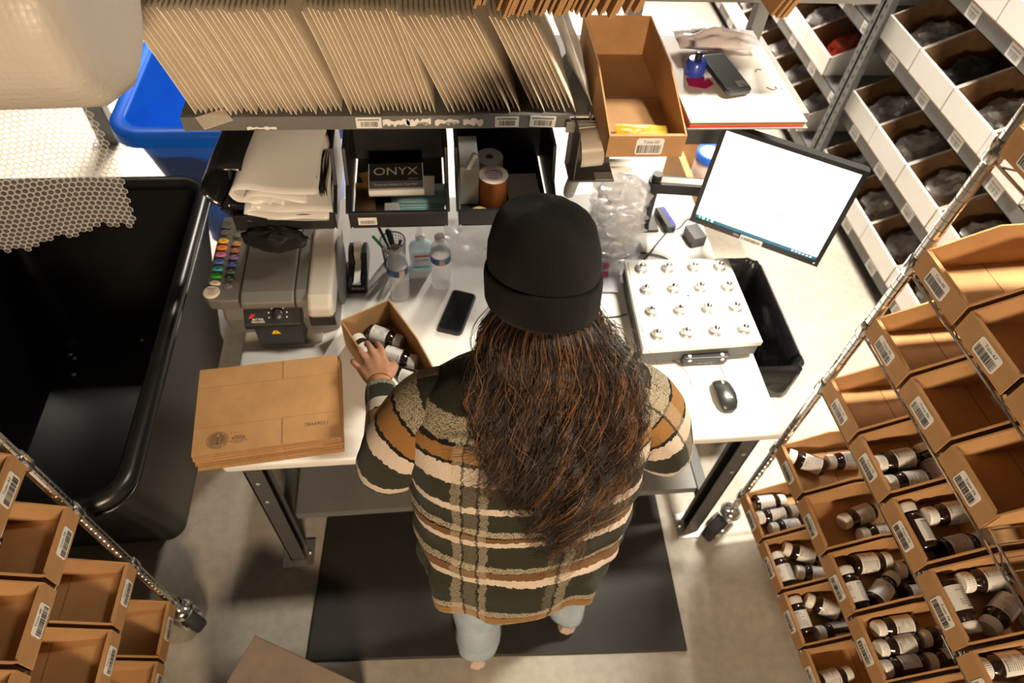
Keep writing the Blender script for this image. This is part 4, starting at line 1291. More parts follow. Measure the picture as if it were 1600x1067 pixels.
m.prism([(1.283, 0.812), (1.279, 0.905), (1.36, 0.905), (1.36, 0.812)], 0, -0.525, -0.395)
fp = m.build('front_unit', BLACKP, tm, bevel=0.003)
lab = AX((-0.466, 1.291, 0.9415), (1, 0, 0), z=(0, -0.69, 0.73))
m = MB(TO)
m.M = m.M @ lab
m.lathe([(0.017, 0.0), (0.016, 0.010), (0.012, 0.013)], 24, 0, Matrix.Translation((0.015, 0.002, 0)))
m.box((0.0125, 0.002, 0.0132), (0.0175, 0.018, 0.015))
m.build('dial', BLACKP, tm, smooth=40)
m = MB(TO); m.M = m.M @ lab
for k in range(7):
    a = math.radians(200 - k*36.6)
    m.lathe([(0.0021, 0), (0.0021, 0.0006)], 8, 0, Matrix.Translation((0.015+0.026*math.cos(a), 0.002+0.022*math.sin(a), 0.0003)))
put_text(m, 'BETTER', (-0.040, -0.010), 0.0055, 0, w=0.030, dz=0.0006)
put_text(m, 'PACKAGES', (-0.040, -0.017), 0.0055, 0, w=0.036, dz=0.0006)
m.prism([(-0.066, -0.008), (-0.050, -0.002), (-0.048, 0.0), (-0.062, 0.0)], 2, 0.0003, 0.0008, 1)
m.prism([(-0.062, 0.001), (-0.048, 0.003), (-0.047, 0.006), (-0.058, 0.005)], 2, 0.0003, 0.0008, 1)
m.build('front_lettering', [PAPER, RED], tm)
m = MB(TO); m.M = m.M @ AX((-0.468, 1.2805, 0.884), (1, 0, 0), z=(0, -1, 0))
m.prism([(-0.013, -0.011), (0.013, -0.011), (0.0, 0.012)], 2, 0.0, 0.0008, 0)
m.prism([(-0.0012, 0.004), (0.0012, 0.004), (0.0006, -0.004), (-0.0006, -0.004)], 2, 0.0009, 0.0012, 1)
m.lathe([(0.0012, 0.0009), (0.0012, 0.0012)], 8, 1, Matrix.Translation((0, -0.0065, 0)))
m.build('warning_triangle', [mat('warning_yellow', (0.85, 0.52, 0.01), 0.5), INK], tm)
m = MB(TO)
m.prism([(-0.52, 1.285), (-0.38, 1.285), (-0.352, 1.30), (-0.345, 1.40), (-0.52, 1.40)], 2, 0.80, 0.812)
m.build('base_foot', mat('beige_base', (0.30, 0.275, 0.24), 0.5), tm, bevel=0.003)

tm.location.z += 0.0009
# ------------------------------------------------------------------ stack of folded cartons
def carton_flat_me(w, d, t, marks):
    mb = MB()
    mb.box((-w/2, -d/2, 0), (w/2, d/2, t), 0)
    mb.box((-w/2, -d/2-0.0003, t*0.30), (w/2, -d/2, t*0.70), 1)
    for x in (w*0.105,):
        mb.box((x-0.004, d/2-0.062, t), (x+0.0, d/2, t+0.0003), 1)
        mb.box((x-0.004, -d/2, t), (x+0.0, -d/2+0.080, t+0.0003), 1)
    mb.box((-w/2, d/2-0.064, t), (w/2, d/2-0.063, t+0.0002), 1)
    mb.box((-w/2, -d/2+0.081, t), (w/2, -d/2+0.082, t+0.0002), 1)
    if marks:
        c = (-w*0.335, -d*0.36)
        for r0, r1 in ((0.0270, 0.0280), (0.0195, 0.0212)):
            n = 48
            vs = [((r1 if i >= n else r0)*math.cos(2*PI*i/n)+c[0], (r1 if i >= n else r0)*0.9*math.sin(2*PI*i/n)+c[1], t+0.0005) for i in range(2*n)]
            mb.add(vs, [(i, (i+1) % n, n+(i+1) % n, n+i) for i in range(n)], 2)
        for k in range(26):
            a = 2*PI*k/26
            if k % 9 == 4: continue
            mb.cbox((c[0]+0.0240*math.cos(a), c[1]+0.0216*math.sin(a), t+0.0004), (0.0022, 0.0030, 0.0004), 2, a)
        for k in range(9):
            y = c[1]-0.013+k*0.0033
            hw = math.sqrt(max(0, 0.0185**2-((y-c[1])/0.9)**2))
            mb.box((c[0]-hw, y, t+0.0002), (c[0]-hw*0.15, y+0.0018, t+0.0005), 2); mb.box((c[0]+hw*0.25, y, t+0.0002), (c[0]+hw, y+0.0018, t+0.0005), 2)
        mb.box((c[0]-0.002, c[1]-0.014, t+0.0002), (c[0]+0.003, c[1]+0.010, t+0.0006), 2)
        x = -w*0.195; y = -d*0.30
        for q in range(5): put_text(mb, 'BOXES'[q], (x-0.018+q*0.009, y), 0.0038, 2, dz=t+0.0004)
        mb.box((x-0.011, y-0.010, t), (x+0.011, y-0.0085, t+0.0004), 2)
        mb.box((x-0.016, y-0.020, t), (x+0.016, y-0.0125, t+0.0004), 2)
        for q in range(5): mb.box((x-0.013+q*0.0055, y-0.018, t+0.0004), (x-0.0095+q*0.0055, y-0.0145, t+0.0006), 0)
        mb.box((x-0.022, y-0.0255, t), (x+0.022, y-0.024, t+0.0004), 2)
        mb.box((x-0.011, y-0.0305, t), (x+0.011, y-0.029, t+0.0004), 2)
        put_text(mb, '78449051', (w*0.335, -d*0.315), 0.0115, 2, w=0.060, dz=t+0.0004)
    return mb
cf = carton_flat_me(0.372, 0.272, 0.0068, False).mesh('folded_carton', [CARD, CARD_EDGE, STAMP])
cft = carton_flat_me(0.372, 0.272, 0.0068, True).mesh('folded_carton', [CARD, CARD_EDGE, STAMP])
cr = random.Random(3)
for i in range(8):
    o = inst('folded_carton', cft if i == 7 else cf)
    f = i/7
    o.location = (-0.462 - 0.006*f + cr.uniform(-0.004, 0.004)*(i < 7), 1.043 + 0.011*f + cr.uniform(-0.006, 0.003)*(i < 7), 0.8008 + 0.0073*i)
    o.rotation_euler = (0, 0, 0.092 + cr.uniform(-0.012, 0.012)*(i < 7))
    tag(o, ('topmost folded carton of the bench stack, printed with a round stamp and 78449051' if i == 7 else 'folded brown carton, %s from the bottom of the bench stack' % ORD[i]), 'cardboard box', 'folded cartons stacked on the bench')

# ------------------------------------------------------------------ the tote of pill bottles she is packing
HT = tote_mesh(0.157, 0.305, 0.115, 0.056, 0.13)
ho = HT.build('tote', [CARD, CARD_EDGE])
dirx = Vector((0.140, 0.076, 0)).normalized()
HM = AX((-0.068, 1.055, 0.8008), dirx, z=(0, 0, 1))
ho.matrix_world = HM
tag(ho, 'open cardboard tote on the bench that the person reaches into', 'tote')
HB = [((-0.250, 1.237), (-0.222, 1.187), 0.0, 'bottle in the back left corner of the bench tote'),
      ((-0.112, 1.219), (-0.166, 1.254), 0.005, 'bottle across the back of the bench tote, under the fingertips'),
      ((-0.058, 1.166), (-0.112, 1.170), 0.0, 'bottle lying crosswise right of the hand in the bench tote'),
      ((-0.112, 1.056), (-0.117, 1.108), 0.0, 'bottle lying lengthwise right of the wrist in the bench tote'),
      ((-0.030, 1.062), (-0.063, 1.104), 0.0, 'bottle at the right wall of the bench tote, beside the sleeve'),
      ((-0.155, 1.135), (-0.19, 1.17), -0.0, 'bottle half hidden under the palm in the bench tote')]
HMi = HM.inverted()
segs = []
for cp_, md_, lift, lb in HB[:5]:
    d = (Vector((*cp_, 0)) - Vector((*md_, 0))).normalized()
    c = HMi @ (Vector((*cp_, 0.8)) - d*0.0425)
    dl = HMi.to_3x3() @ d
    d2 = Vector((dl.x, dl.y)).normalized()*0.034
    segs.append([Vector((c.x, c.y)) - d2, Vector((c.x, c.y)) + d2])
settle(segs, 0.0745-0.0275, (0.0100+0.0275, 0.301-0.0275))
for (cp_, md_, lift, lb), sg in zip(HB, segs):
    d = (sg[1]-sg[0]).normalized(); base = (sg[0]+sg[1])/2 - d*0.0545
    pill_bottle(HM @ Vector((base.x, base.y, 0.0052 + 0.0270)), HM.to_3x3() @ Vector((d.x, d.y, 0)), br.uniform(0, 6), 'white-capped ' + lb, 'pill bottles in the bench tote')

# ------------------------------------------------------------------ things on the bench top
ZB = 0.8004
def phone(loc, rz):
    t = thing('smartphone', 'black smartphone lying face up on the bench left of the person', 'phone', loc, rz)
    MB().prism(slab(0.080, 0.172, 0, 0.014), 2, 0, 0.012).build('case', BLACKP, t, bevel=0.003, seg=3)
    MB().prism(slab(0.070, 0.160, 0, 0.009), 2, 0.012, 0.0126).build('screen', mat('phone_glass', (0.008, 0.009, 0.010), 0.08, coat=0.5), t)
    return t
phone((0.057, 1.394, ZB), -0.345)

CLEAR = mat('clear_pet', (0.90, 0.92, 0.94), 0.05, spec=1.0, alpha=0.34)
LABELBLUE = mat('blue_bottle_label', (0.02, 0.075, 0.32), 0.35, var=0.3, vscale=50)
def water_bottle(loc, label, rz):
    t = thing('water_bottle', label, 'bottle', loc, rz)
    prof = [(0.0, 0.0), (0.022, 0.001), (0.030, 0.004), (0.032, 0.010)]
    for i in range(7):
        z = 0.016 + i*0.0135
        prof += [(0.0318, z), (0.0298, z+0.005), (0.0318, z+0.010)]
    prof += [(0.032, 0.112), (0.0315, 0.114), (0.0315, 0.143), (0.032, 0.145), (0.0315, 0.155), (0.027, 0.172), (0.019, 0.187), (0.0130, 0.195), (0.0130, 0.202)]
    MB().lathe(prof, 32, caps=False).build('bottle', CLEAR, t, smooth=60)
    MB().lathe([(0.0322, 0.115), (0.0322, 0.142)], 32, caps=False).build('label', LABELBLUE, t, smooth=60)
    c = MB(); c.lathe([(0.0150, 0.197), (0.0155, 0.199), (0.0155, 0.211), (0.0140, 0.2135), (0.0, 0.214)], 28, caps=False)
    for k in range(28):
        a = 2*PI*k/28
        c.cbox((0.0155*math.cos(a), 0.0155*math.sin(a), 0.205), (0.001, 0.0012, 0.011), 0, a)
    c.build('cap', mat('frosted_cap', (0.62, 0.57, 0.54), 0.5), t, smooth=40)
    s = MB(); s.box((-0.009, -0.0332, 0.116), (0.009, -0.0315, 0.141)); s.build('label_badge', mat('label_badge', (0.55, 0.44, 0.36), 0.5), t)
    return t
water_bottle((-0.120, 1.478, ZB), 'clear water bottle with blue label standing in front of the pen cup', 0.45)
water_bottle((0.012, 1.522, ZB), 'clear water bottle with blue label standing right of the sanitizer, left of the person', 0.15)
t = thing('sanitizer_bottle', 'pale blue hand sanitizer bottle with a red-striped label between the two water bottles', 'bottle', (-0.050, 1.605, ZB), 0.05)
GEL = mat('blue_gel', (0.58, 0.84, 0.92), 0.06, spec=0.8, alpha=0.55)
def ring_sl(w, d, r, z): return rrect(-w/2, w/2, -d/2, d/2, r, z, 5)
MB().loft([ring_sl(0.070, 0.042, 0.016, 0.0), ring_sl(0.076, 0.048, 0.018, 0.006), ring_sl(0.076, 0.048, 0.018, 0.085), ring_sl(0.066, 0.040, 0.018, 0.104), ring_sl(0.030, 0.028, 0.013, 0.114), ring_sl(0.028, 0.026, 0.0125, 0.124)], 0).build('bottle', GEL, t, smooth=50)
m = MB(); m.lathe([(0.015, 0.124), (0.015, 0.140), (0.006, 0.142), (0.006, 0.158)], 20); m.box((-0.008, -0.03, 0.156), (0.008, 0.010, 0.166)); m.build('pump', mat('clear_pump', (0.80, 0.78, 0.76), 0.3, alpha=0.7), t, smooth=40)
m = MB(); m.M = AX((0, -0.0245, 0.048), (1, 0, 0), z=(0, -1, 0))
m.box((-0.030, -0.030, 0), (0.030, 0.036, 0.0006), 0)
m.box((-0.022, 0.018, 0.0006), (0.026, 0.026, 0.0010), 1)
put_text(m, 'ADVANCED', (0.002, 0.004), 0.008, 2, w=0.046, dz=0.0011)
m.box((-0.030, -0.030, 0.0006), (0.030, -0.024, 0.0010), 3)
m.build('label', [mat('pale_label', (0.66, 0.74, 0.80), 0.4), mat('label_red', (0.55, 0.08, 0.08), 0.4), BLUEINK, mat('label_cyan', (0.15, 0.48, 0.62), 0.4)], t)

t = thing('desk_tape_dispenser', 'black desk tape dispenser standing between the tape machine and the pen cup', 'tape dispenser', (-0.252, 1.575, ZB), -0.02)
m = MB()
for s in (-1, 1):
    a, b = sorted((s*0.030, s*0.013))
    m.prism([(-0.085, 0.0), (0.085, 0.0), (0.092, 0.030), (0.082, 0.066), (0.055, 0.078), (0.025, 0.074), (0.0, 0.052), (-0.04, 0.034), (-0.085, 0.028)], 0, a, b)
m.prism([(-0.085, 0.0), (0.085, 0.0), (0.085, 0.018), (-0.035, 0.022), (-0.078, 0.040), (-0.085, 0.026)], 0, -0.0129, 0.0129)
m.build('body', BLACKP, t, bevel=0.004, seg=3)
m = MB(); m.lathe([(0.014, -0.0095), (0.034, -0.0095), (0.034, 0.0095), (0.014, 0.0095), (0.014, -0.0095)], 32, 0, AX((0, 0.045, 0.060), (0, 1, 0), z=(1, 0, 0)), caps=False)
m.build('tape', TAN, t, smooth=40)
m = MB(); m.box((-0.0095, -0.078, 0.0405), (0.0095, 0.03, 0.0412)); m.build('tape_tongue', PAPER, t)
m = MB(); m.M = AX((0.002, -0.0855, 0.020), (1, 0, 0), z=(0, -1, 0.2)); put_text(m, 'Scotch', (0, 0.006), 0.010, 0, dz=0.0006); m.build('brand_lettering', PAPER, t)
m = MB(); m.box((-0.013, -0.083, 0.040), (0.013, -0.079, 0.044)); m.build('cutter', STEEL, t)

t = thing('pen_cup', 'black mesh pen cup on the bench behind the left water bottle', 'pen cup', (-0.138, 1.625, ZB))
m = MB()
for i in range(9):
    z = 0.004 + i*0.0118
    m.tube([((0.034+0.006*i/8)*math.cos(2*PI*k/28), (0.034+0.006*i/8)*math.sin(2*PI*k/28), z) for k in range(28)], 0.0007, 4, closed=True)
for k in range(28):
    a = 2*PI*k/28
    m.tube([(0.034*math.cos(a), 0.034*math.sin(a), 0.002), (0.040*math.cos(a), 0.040*math.sin(a), 0.100)], 0.0008, 4)
m.lathe([(0.0, 0.0), (0.034, 0.0), (0.034, 0.003), (0.0, 0.003)], 24, caps=False)
m.build('mesh_wall', BLACKP, t)
m = MB(); m.tube([(0.040*math.cos(2*PI*k/32), 0.040*math.sin(2*PI*k/32), 0.101) for k in range(32)], 0.0022, 8, closed=True); m.build('rim', BLACKP, t, smooth=60)
def pen(p0, p1, body, tip, label, r=0.0045):
    p0, p1 = Vector(p0), Vector(p1)
    t = thing('pen', label, 'pen', p0)
    d = p1-p0
    m = MB(); m.tube([(0, 0, 0), d*0.08, d*0.62], [r*0.35, r, r], 10); m.build('barrel', body, t, smooth=50)
    m = MB(); m.tube([d*0.62, d*0.97, d], [r*1.12, r*1.12, r*0.6], 10); m.build('cap', tip, t, smooth=50)
    return t
pen((-0.130, 1.615, 0.805), (-0.195, 1.590, 0.955), WHITEP, GREENP, 'white and green pen leaning left out of the pen cup')
pen((-0.135, 1.625, 0.805), (-0.180, 1.640, 0.952), GREENP, BLACKP, 'green and black pen at the back left of the pen cup')
pen((-0.128, 1.625, 0.805), (-0.150, 1.628, 0.945), BLACKP, BLACKP, 'thick black marker in the middle of the pen cup', 0.009)
pen((-0.140, 1.630, 0.805), (-0.110, 1.595, 0.930), BLACKP, BLACKP, 'slim black pen leaning to the right front of the pen cup')
pen((-0.125, 1.612, 0.805), (-0.172, 1.582, 0.940), WHITEP, STEEL, 'white pen with a steel end leaning to the left front of the pen cup')

# crumpled clear plastic
THIN = mat('clear_poly_film', (0.97, 0.96, 0.95), 0.06, spec=1.0, alpha=0.20, bump=0.7, bscale=38)
THIN2 = mat('printed_clear_film', (0.80, 0.80, 0.82), 0.12, spec=0.9, alpha=0.45, bump=0.6, bscale=38)
o = inst('plastic_film', blob_me('plastic_film', THIN, 3, (0.13, 0.085, 0.032), 0.6, 30)); o.location = (0.165, 1.735, ZB)
tag(o, 'crumpled clear plastic film on the bench under the right black bin', 'plastic')
bw = random.Random(6)
for i in range(7):
    o = inst('clear_bag', blob_me('clear_bag', THIN if i % 3 else THIN2, 40+i, (0.105-0.004*i, 0.080, 0.026), 0.6, 26))
    o.location = (0.585 + bw.uniform(-0.012, 0.012), 1.655 + bw.uniform(-0.008, 0.008), ZB + 0.0008 + 0.041*i)
    o.rotation_euler = (0.05, 0, bw.uniform(-0.3, 0.3))
    tag(o, 'clear plastic bag, %s from the bottom of the crumpled bench pile' % ORD[i], 'plastic bag', 'clear bags piled on the bench')
RB = mat('red_blue_print', (0.62, 0.62, 0.68), 0.2, spec=0.8, alpha=0.62, bump=0.4, bscale=30)
o = inst('clear_bag', pouch_me('clear_bag', RB, 0.16, 0.20, 0.014, 8, crumple=1.0)); o.location = (0.515, 1.455, ZB+0.012); o.rotation_euler = (math.radians(-84), 0, -0.10)
tag(o, 'clear plastic bag with red and blue printing in front of the crumpled pile', 'plastic bag')
m = MB()
for x, y, w, h, c in ((-0.03, 0.12, 0.025, 0.03, 0), (0.01, 0.125, 0.03, 0.025, 1), (-0.04, 0.08, 0.03, 0.03, 1), (0.0, 0.085, 0.02, 0.03, 0), (0.035, 0.09, 0.02, 0.02, 0), (-0.02, 0.045, 0.05, 0.022, 1), (0.03, 0.05, 0.02, 0.025, 0)):
    m.prism([(x-w/2, y), (x+w/2, y+0.003), (x+w/2, y+h), (x-w/2, y+h-0.003)], 1, -0.0125, -0.0120, c)
m.build('print', [mat('print_red', (0.55, 0.04, 0.10), 0.4), mat('print_blue', (0.10, 0.16, 0.45), 0.4)], o)

# ------------------------------------------------------------------ tape gun hanging from the shelf lip
t = thing('tape_gun', 'packing tape gun with a wide tan roll hanging from the shelf front', 'tape gun', (0.400, 1.432, 1.395))
m = MB(); m.lathe([(0.038, -0.028), (0.050, -0.028), (0.050, 0.028), (0.038, 0.028), (0.038, -0.028)], 36, 0, AX((0, 0, 0), (0, 1, 0), z=(1, 0, 0.1)), caps=False); m.build('tape', TAN, t, smooth=40)
m = MB(); m.lathe([(0.034, -0.0275), (0.0378, -0.0275), (0.0378, 0.0275), (0.034, 0.0275), (0.034, -0.0275)], 32, 0, AX((0, 0, 0), (0, 1, 0), z=(1, 0, 0.1)), caps=False); m.build('core', PAPER, t, smooth=40)
m = MB(); m.box((-0.040, -0.040, -0.075), (-0.036, 0.035, 0.060)); m.box((-0.052, 0.030, -0.078), (0.068, 0.034, 0.055)); m.box((-0.050, -0.042, -0.082), (0.070, 0.034, -0.076)); m.build('frame', DARKGREY, t, bevel=0.002)
m = MB(); m.box((0.020, -0.041, -0.0758), (0.068, -0.010, -0.0738)); m.build('base_plate', STEEL, t)
m = MB(); m.box((-0.062, 0.022, 0.026), (0.068, 0.0298, 0.052)); m.build('guard_plate', STEEL, t)
m = MB(); m.lathe([(0.013, -0.03), (0.013, 0.03)], 20, 0, AX((0.10, 0.03, -0.085), (0, 1, 0), z=(1, 0, 0))); m.box((0.068, 0.01, -0.092), (0.13, 0.05, -0.078)); m.build('roller', WHITEP, t, smooth=40)
m = MB(); m.tube(spline([(-0.005, 0.035, -0.085), (-0.008, 0.055, -0.13), (-0.012, 0.075, -0.185), (-0.014, 0.085, -0.225)], 4), [0.014, 0.0155, 0.017, 0.018, 0.018, 0.018, 0.018, 0.018, 0.018, 0.018, 0.018, 0.017, 0.016], 14); m.build('handle', mat('grey_grip', (0.30, 0.29, 0.27), 0.5), t, smooth=60)
m = MB(); m.tube(spline([(0, 0.032, 0.05), (0, 0.042, 0.064), (0, 0.050, 0.062), (0, 0.0465, 0.030)], 4), 0.003, 8); m.build('hook', CHROME, t, smooth=60)

# ------------------------------------------------------------------ monitor on its arm
MX = Vector((0.842, -0.538, 0.0)).normalized(); MN = Vector((-0.535, -0.838, 0.108)).normalized()
MM = AX((0.991, 1.483, 1.168), MX, z=MN)
t = bpy.data.objects.new('monitor', None); C.objects.link(t); t.matrix_world = MM; t.empty_display_size = 0.05
tag(t, 'computer monitor with bright white screen on an arm above the bench', 'monitor')
W_, H_ = 0.41, 0.335
m = MB()
for lo, hi in (((-W_/2, -H_/2, -0.018), (W_/2, -H_/2+0.018, 0.004)), ((-W_/2, H_/2-0.014, -0.018), (W_/2, H_/2, 0.004)), ((-W_/2, -H_/2+0.018, -0.018), (-W_/2+0.014, H_/2-0.014, 0.004)), ((W_/2-0.014, -H_/2+0.018, -0.018), (W_/2, H_/2-0.014, 0.004))):
    m.box(lo, hi)
m.build('bezel', BLACKP, t)
m = MB(); m.box((-W_/2+0.002, -H_/2+0.002, -0.034), (W_/2-0.002, H_/2-0.002, -0.0182)); m.box((-0.12, -0.11, -0.055), (0.12, 0.09, -0.034)); m.build('back_shell', BLACKP, t, bevel=0.004)
SCR = mat('lit_screen', (1.0, 1.0, 1.0), 0.3, emit=2.3)
TASK = mat('lit_taskbar', (0.02, 0.10, 0.16), 0.3, emit=1.0)
ICO = [mat('lit_green_icon', (0.15, 0.55, 0.25), 0.3, emit=1.2), mat('lit_pale_icon', (0.7, 0.85, 0.9), 0.3, emit=1.2), mat('lit_blue_icon', (0.20, 0.28, 0.75), 0.3, emit=1.2), mat('lit_rose_icon', (0.70, 0.45, 0.50), 0.3, emit=1.2)]
sw, sh_ = W_/2-0.014, H_/2-0.014
m = MB(); m.box((-sw, -H_/2+0.018, -0.017), (sw, sh_, 0.0), 0)
m.box((-sw, -H_/2+0.018, 0.0), (sw, -H_/2+0.030, 0.0006), 1)
for k, x in enumerate((-sw+0.010, -sw+0.022, -sw+0.036, -sw+0.050)):
    m.box((x, -H_/2+0.020, 0.0006), (x+0.007, -H_/2+0.028, 0.0010), 2 + k % 2)
for k in range(6): m.box((sw-0.075+k*0.011, -H_/2+0.022, 0.0006), (sw-0.069+k*0.011, -H_/2+0.026, 0.0010), 3)
for x, y, c in ((0.030, -0.052, 4), (0.038, -0.060, 4), (0.046, -0.054, 5), (0.036, -0.046, 2), (0.052, -0.064, 4), (0.026, -0.062, 5), (0.044, -0.042, 3)):
    m.box((x, y, 0.0), (x+0.006, y+0.006, 0.0006), c)
m.build('screen', [SCR, TASK] + ICO, t)
m = MB(); m.M = AX((-0.005, -H_/2+0.009, 0.0042), (1, 0, 0), z=(0, 0, 1))
m.box((-0.035, -0.0085, 0), (0.035, 0.0085, 0.0006), 0); barcode(m, -0.032, 0.032, -0.007, 0.003, 0.0009, 1, 15)
m.build('barcode_label', [PAPER, INK], t)
m = MB(); put_text(m, 'DELL', (-0.053, -H_/2+0.011), 0.006, 0, dz=0.0046); m.lathe([(0.003, 0.004), (0.003, 0.0048)], 12, 0, Matrix.Translation((W_/2-0.014, -H_/2+0.010, 0))); m.build('bezel_mark', PAPER, t)
def loc_m(p): return MM.inverted() @ Vector(p)
m = MB(); m.tube([loc_m((0.745, 1.775, 0.808)), loc_m((0.745, 1.775, 1.03))], 0.017, 16)
m.build('arm_pole', BLACKP, t, smooth=50)
m = MB(); m.M = MM.inverted(); m.box((0.700, 1.735, 0.8003), (0.790, 1.812, 0.812)); m.build('arm_base', BLACKP, t, bevel=0.003)
def bar(a, b, w, h):
    a, b = loc_m(a), loc_m(b)
    m = MB(); d = b-a; up = MM.inverted().to_3x3() @ Vector((0, 0, 1))
    m.M = AX(a, d, z=up); m.prism([(x+d.length/2, y) for x, y in slab(d.length+w, w, 0, w*0.48)], 2, -h/2, h/2, 0)
    m.prism([(x+d.length/2, y) for x, y in slab(d.length+w*0.6, w*0.6, 0, w*0.28)], 2, h/2, h/2+0.002, 1)
    m.build('arm', [BLACKP, LIGHTTOP], t, bevel=0.003)
bar((0.745, 1.775, 0.985), (0.985, 1.745, 0.985), 0.050, 0.040)
bar((0.985, 1.745, 1.045), (1.022, 1.548, 1.045), 0.045, 0.036)
m = MB(); m.tube([loc_m((0.985, 1.745, 0.96)), loc_m((0.985, 1.745, 1.065))], 0.02, 16); m.tube([loc_m((1.022, 1.548, 1.03)), loc_m((1.022, 1.548, 1.17))], 0.016, 16); m.tube([loc_m((1.022, 1.548, 1.165)), (0, 0, -0.055)], 0.018, 16); m.build('arm_joint', BLACKP, t, smooth=50)

# ------------------------------------------------------------------ small electronics and cables
def cable(pts, r, m, label, k=8):
    mb = MB(); mb.tube(spline(pts, k), r, 6)
    o = mb.build('cable', m, smooth=179)
    return tag(o, label, 'cable')
t = thing('usb_hub', 'black USB hub with a row of blue ports on the bench below the monitor arm', 'usb hub', (0.822, 1.785, ZB+0.0), 1.75)
MB().box((-0.055, -0.018, 0.0), (0.055, 0.018, 0.030)).build('case', BLACKP, t, bevel=0.003)
m = MB()
for k in range(7): m.box((-0.046+k*0.0135, -0.0184, 0.012), (-0.036+k*0.0135, -0.004, 0.0306))
m.build('port', mat('blue_port', (0.015, 0.03, 0.75), 0.4), t)
o = inst('power_adapter', MB().box((-0.024, -0.035, 0), (0.024, 0.035, 0.045)).mesh('power_adapter', DARKGREY)); o.location = (0.905, 1.690, ZB); o.rotation_euler = (0, 0, 0.25)
tag(o, 'dark power adapter block behind the scale at the right edge of the bench', 'adapter')
m = MB(); m.lathe([(0.034, 0), (0.036, 0.004), (0.036, 0.022), (0.030, 0.027), (0.0, 0.028)], 28, caps=False); o = m.build('puck_speaker', BLACKP, smooth=40); o.location = (0.668, 1.740, ZB)
tag(o, 'round black puck beside the pile of clear bags', 'speaker')
zc = ZB + 0.0028
cable([(0.822, 1.73, zc+0.008), (0.79, 1.70, zc), (0.74, 1.64, zc), (0.69, 1.585, zc), (0.645, 1.565, zc)], 0.0024, RUBBER, 'thin black cable running from the USB hub to the left behind the scale')
cable([(0.60, 1.56, zc), (0.63, 1.605, zc), (0.70, 1.632, zc), (0.77, 1.615, zc), (0.805, 1.575, zc), (0.79, 1.535, zc)], 0.0021, RUBBER, 'black cable looped in an open arc behind the scale')
cable([(0.835, 1.73, zc+0.008), (0.865, 1.735, zc+0.02), (0.90, 1.765, zc+0.03), (0.95, 1.72, zc+0.07), (0.96, 1.63, zc+0.1), (0.995, 1.53, 1.03)], 0.0024, RUBBER, 'black cable rising from the USB hub to the back of the monitor')
cable([(0.43, 1.39, zc), (0.50, 1.355, zc), (0.555, 1.352, zc), (0.596, 1.352, zc+0.012)], 0.0028, RUBBER, 'black cable from behind the beanie to the left side of the scale')
cable([(0.475, 1.47, zc), (0.53, 1.50, zc), (0.575, 1.525, zc), (0.61, 1.53, zc)], 0.0022, RUBBER, 'black cable entering the back left corner of the scale')
cable([(0.845, 1.155, zc), (0.848, 1.12, zc), (0.852, 1.08, zc)], 0.0013, TAN, 'thin pale mouse cable running up to the scale')
cable([(0.70, 1.17, zc), (0.735, 1.13, zc), (0.735, 1.07, zc), (0.69, 1.045, zc), (0.645, 1.07, zc), (0.635, 1.12, zc), (0.66, 1.155, zc)], 0.0013, TAN, 'thin pale cable looped in a circle in front of the scale')

# ball-transfer scale
SO = (0.778, 1.342, ZB)
t = thing('bench_scale', 'shipping scale with sixteen ball rollers on its pale platter, right of the person', 'scale', SO)
m = MB(SO); m.prism([(0.595, 1.161), (0.959, 1.173), (0.955, 1.517), (0.611, 1.524)], 2, 0.812, 0.862); m.build('base', DARKGREY, t, bevel=0.006)
m = MB(SO)
Q = [(0.592, 1.158), (0.962, 1.170), (0.958, 1.520), (0.608, 1.527)]
m.prism(Q, 2, 0.862, 0.880)
cxs, cys = sum(q[0] for q in Q)/4, sum(q[1] for q in Q)/4
m.prism([(cxs+(x-cxs)*0.955, cys+(y-cys)*0.955) for x, y in Q], 2, 0.880, 0.8825)
m.build('platter', [mat('satin_platter', (0.74, 0.72, 0.68), 0.33, metal=0.35)], t, bevel=0.004, seg=3)
for x in (0.65, 0.91):
    for y in (1.21, 1.47):
        MB(SO).lathe([(0.016, 0.8004), (0.018, 0.812)], 14, 0, Matrix.Translation((x, y, 0))).build('foot', RUBBER, t)
def bil(u, v):
    a, b, c, d = [Vector((*q, 0)) for q in Q]
    return (a*(1-u)+b*u)*(1-v) + (d*(1-u)+c*u)*v
BALLM = mat('bright_ball', (0.85, 0.83, 0.80), 0.12, metal=1.0)
for j in range(4):
    for i in range(4):
        p = bil(0.135 + 0.247*i, 0.135 + 0.247*j)
        m = MB(SO); m.lathe([(0.0215, 0.8825), (0.0215, 0.8865), (0.0175, 0.891), (0.0165, 0.899), (0.0115, 0.9015)], 22, 0, Matrix.Translation((p.x, p.y, 0)))
        u = m.build('ball_transfer', STEEL, t, smooth=40)
        m = MB(SO); m.sphere((p.x, p.y, 0.9005), 0.0095, 0, 14, 10); m.build('ball', BALLM, u, smooth=179)
m = MB(SO); m.lathe([(0.004, 0.8826), (0.004, 0.8830)], 10, 0, Matrix.Translation((cxs+0.0, cys+0.018, 0))); m.build('screw_hole', INK, t)
m = MB(SO); m.prism([(0.725, 1.168), (0.722, 1.158), (0.728, 1.150), (0.862, 1.150), (0.870, 1.158), (0.868, 1.172)], 2, 0.805, 0.838); m.build('display_unit', BLACKP, t, bevel=0.003)
m = MB(SO); m.M = m.M @ AX((0.796, 1.1495, 0.822), (1, 0, 0), z=(0, -1, 0))
for x in (-0.052, 0.050): m.lathe([(0.0055, 0), (0.0055, 0.001)], 14, 0, Matrix.Translation((x, 0.006, 0)))
put_text(m, 'UNIT   TARE   ON', (0.0, -0.009), 0.004, 0, dz=0.0005); m.build('button', PAPER, t)
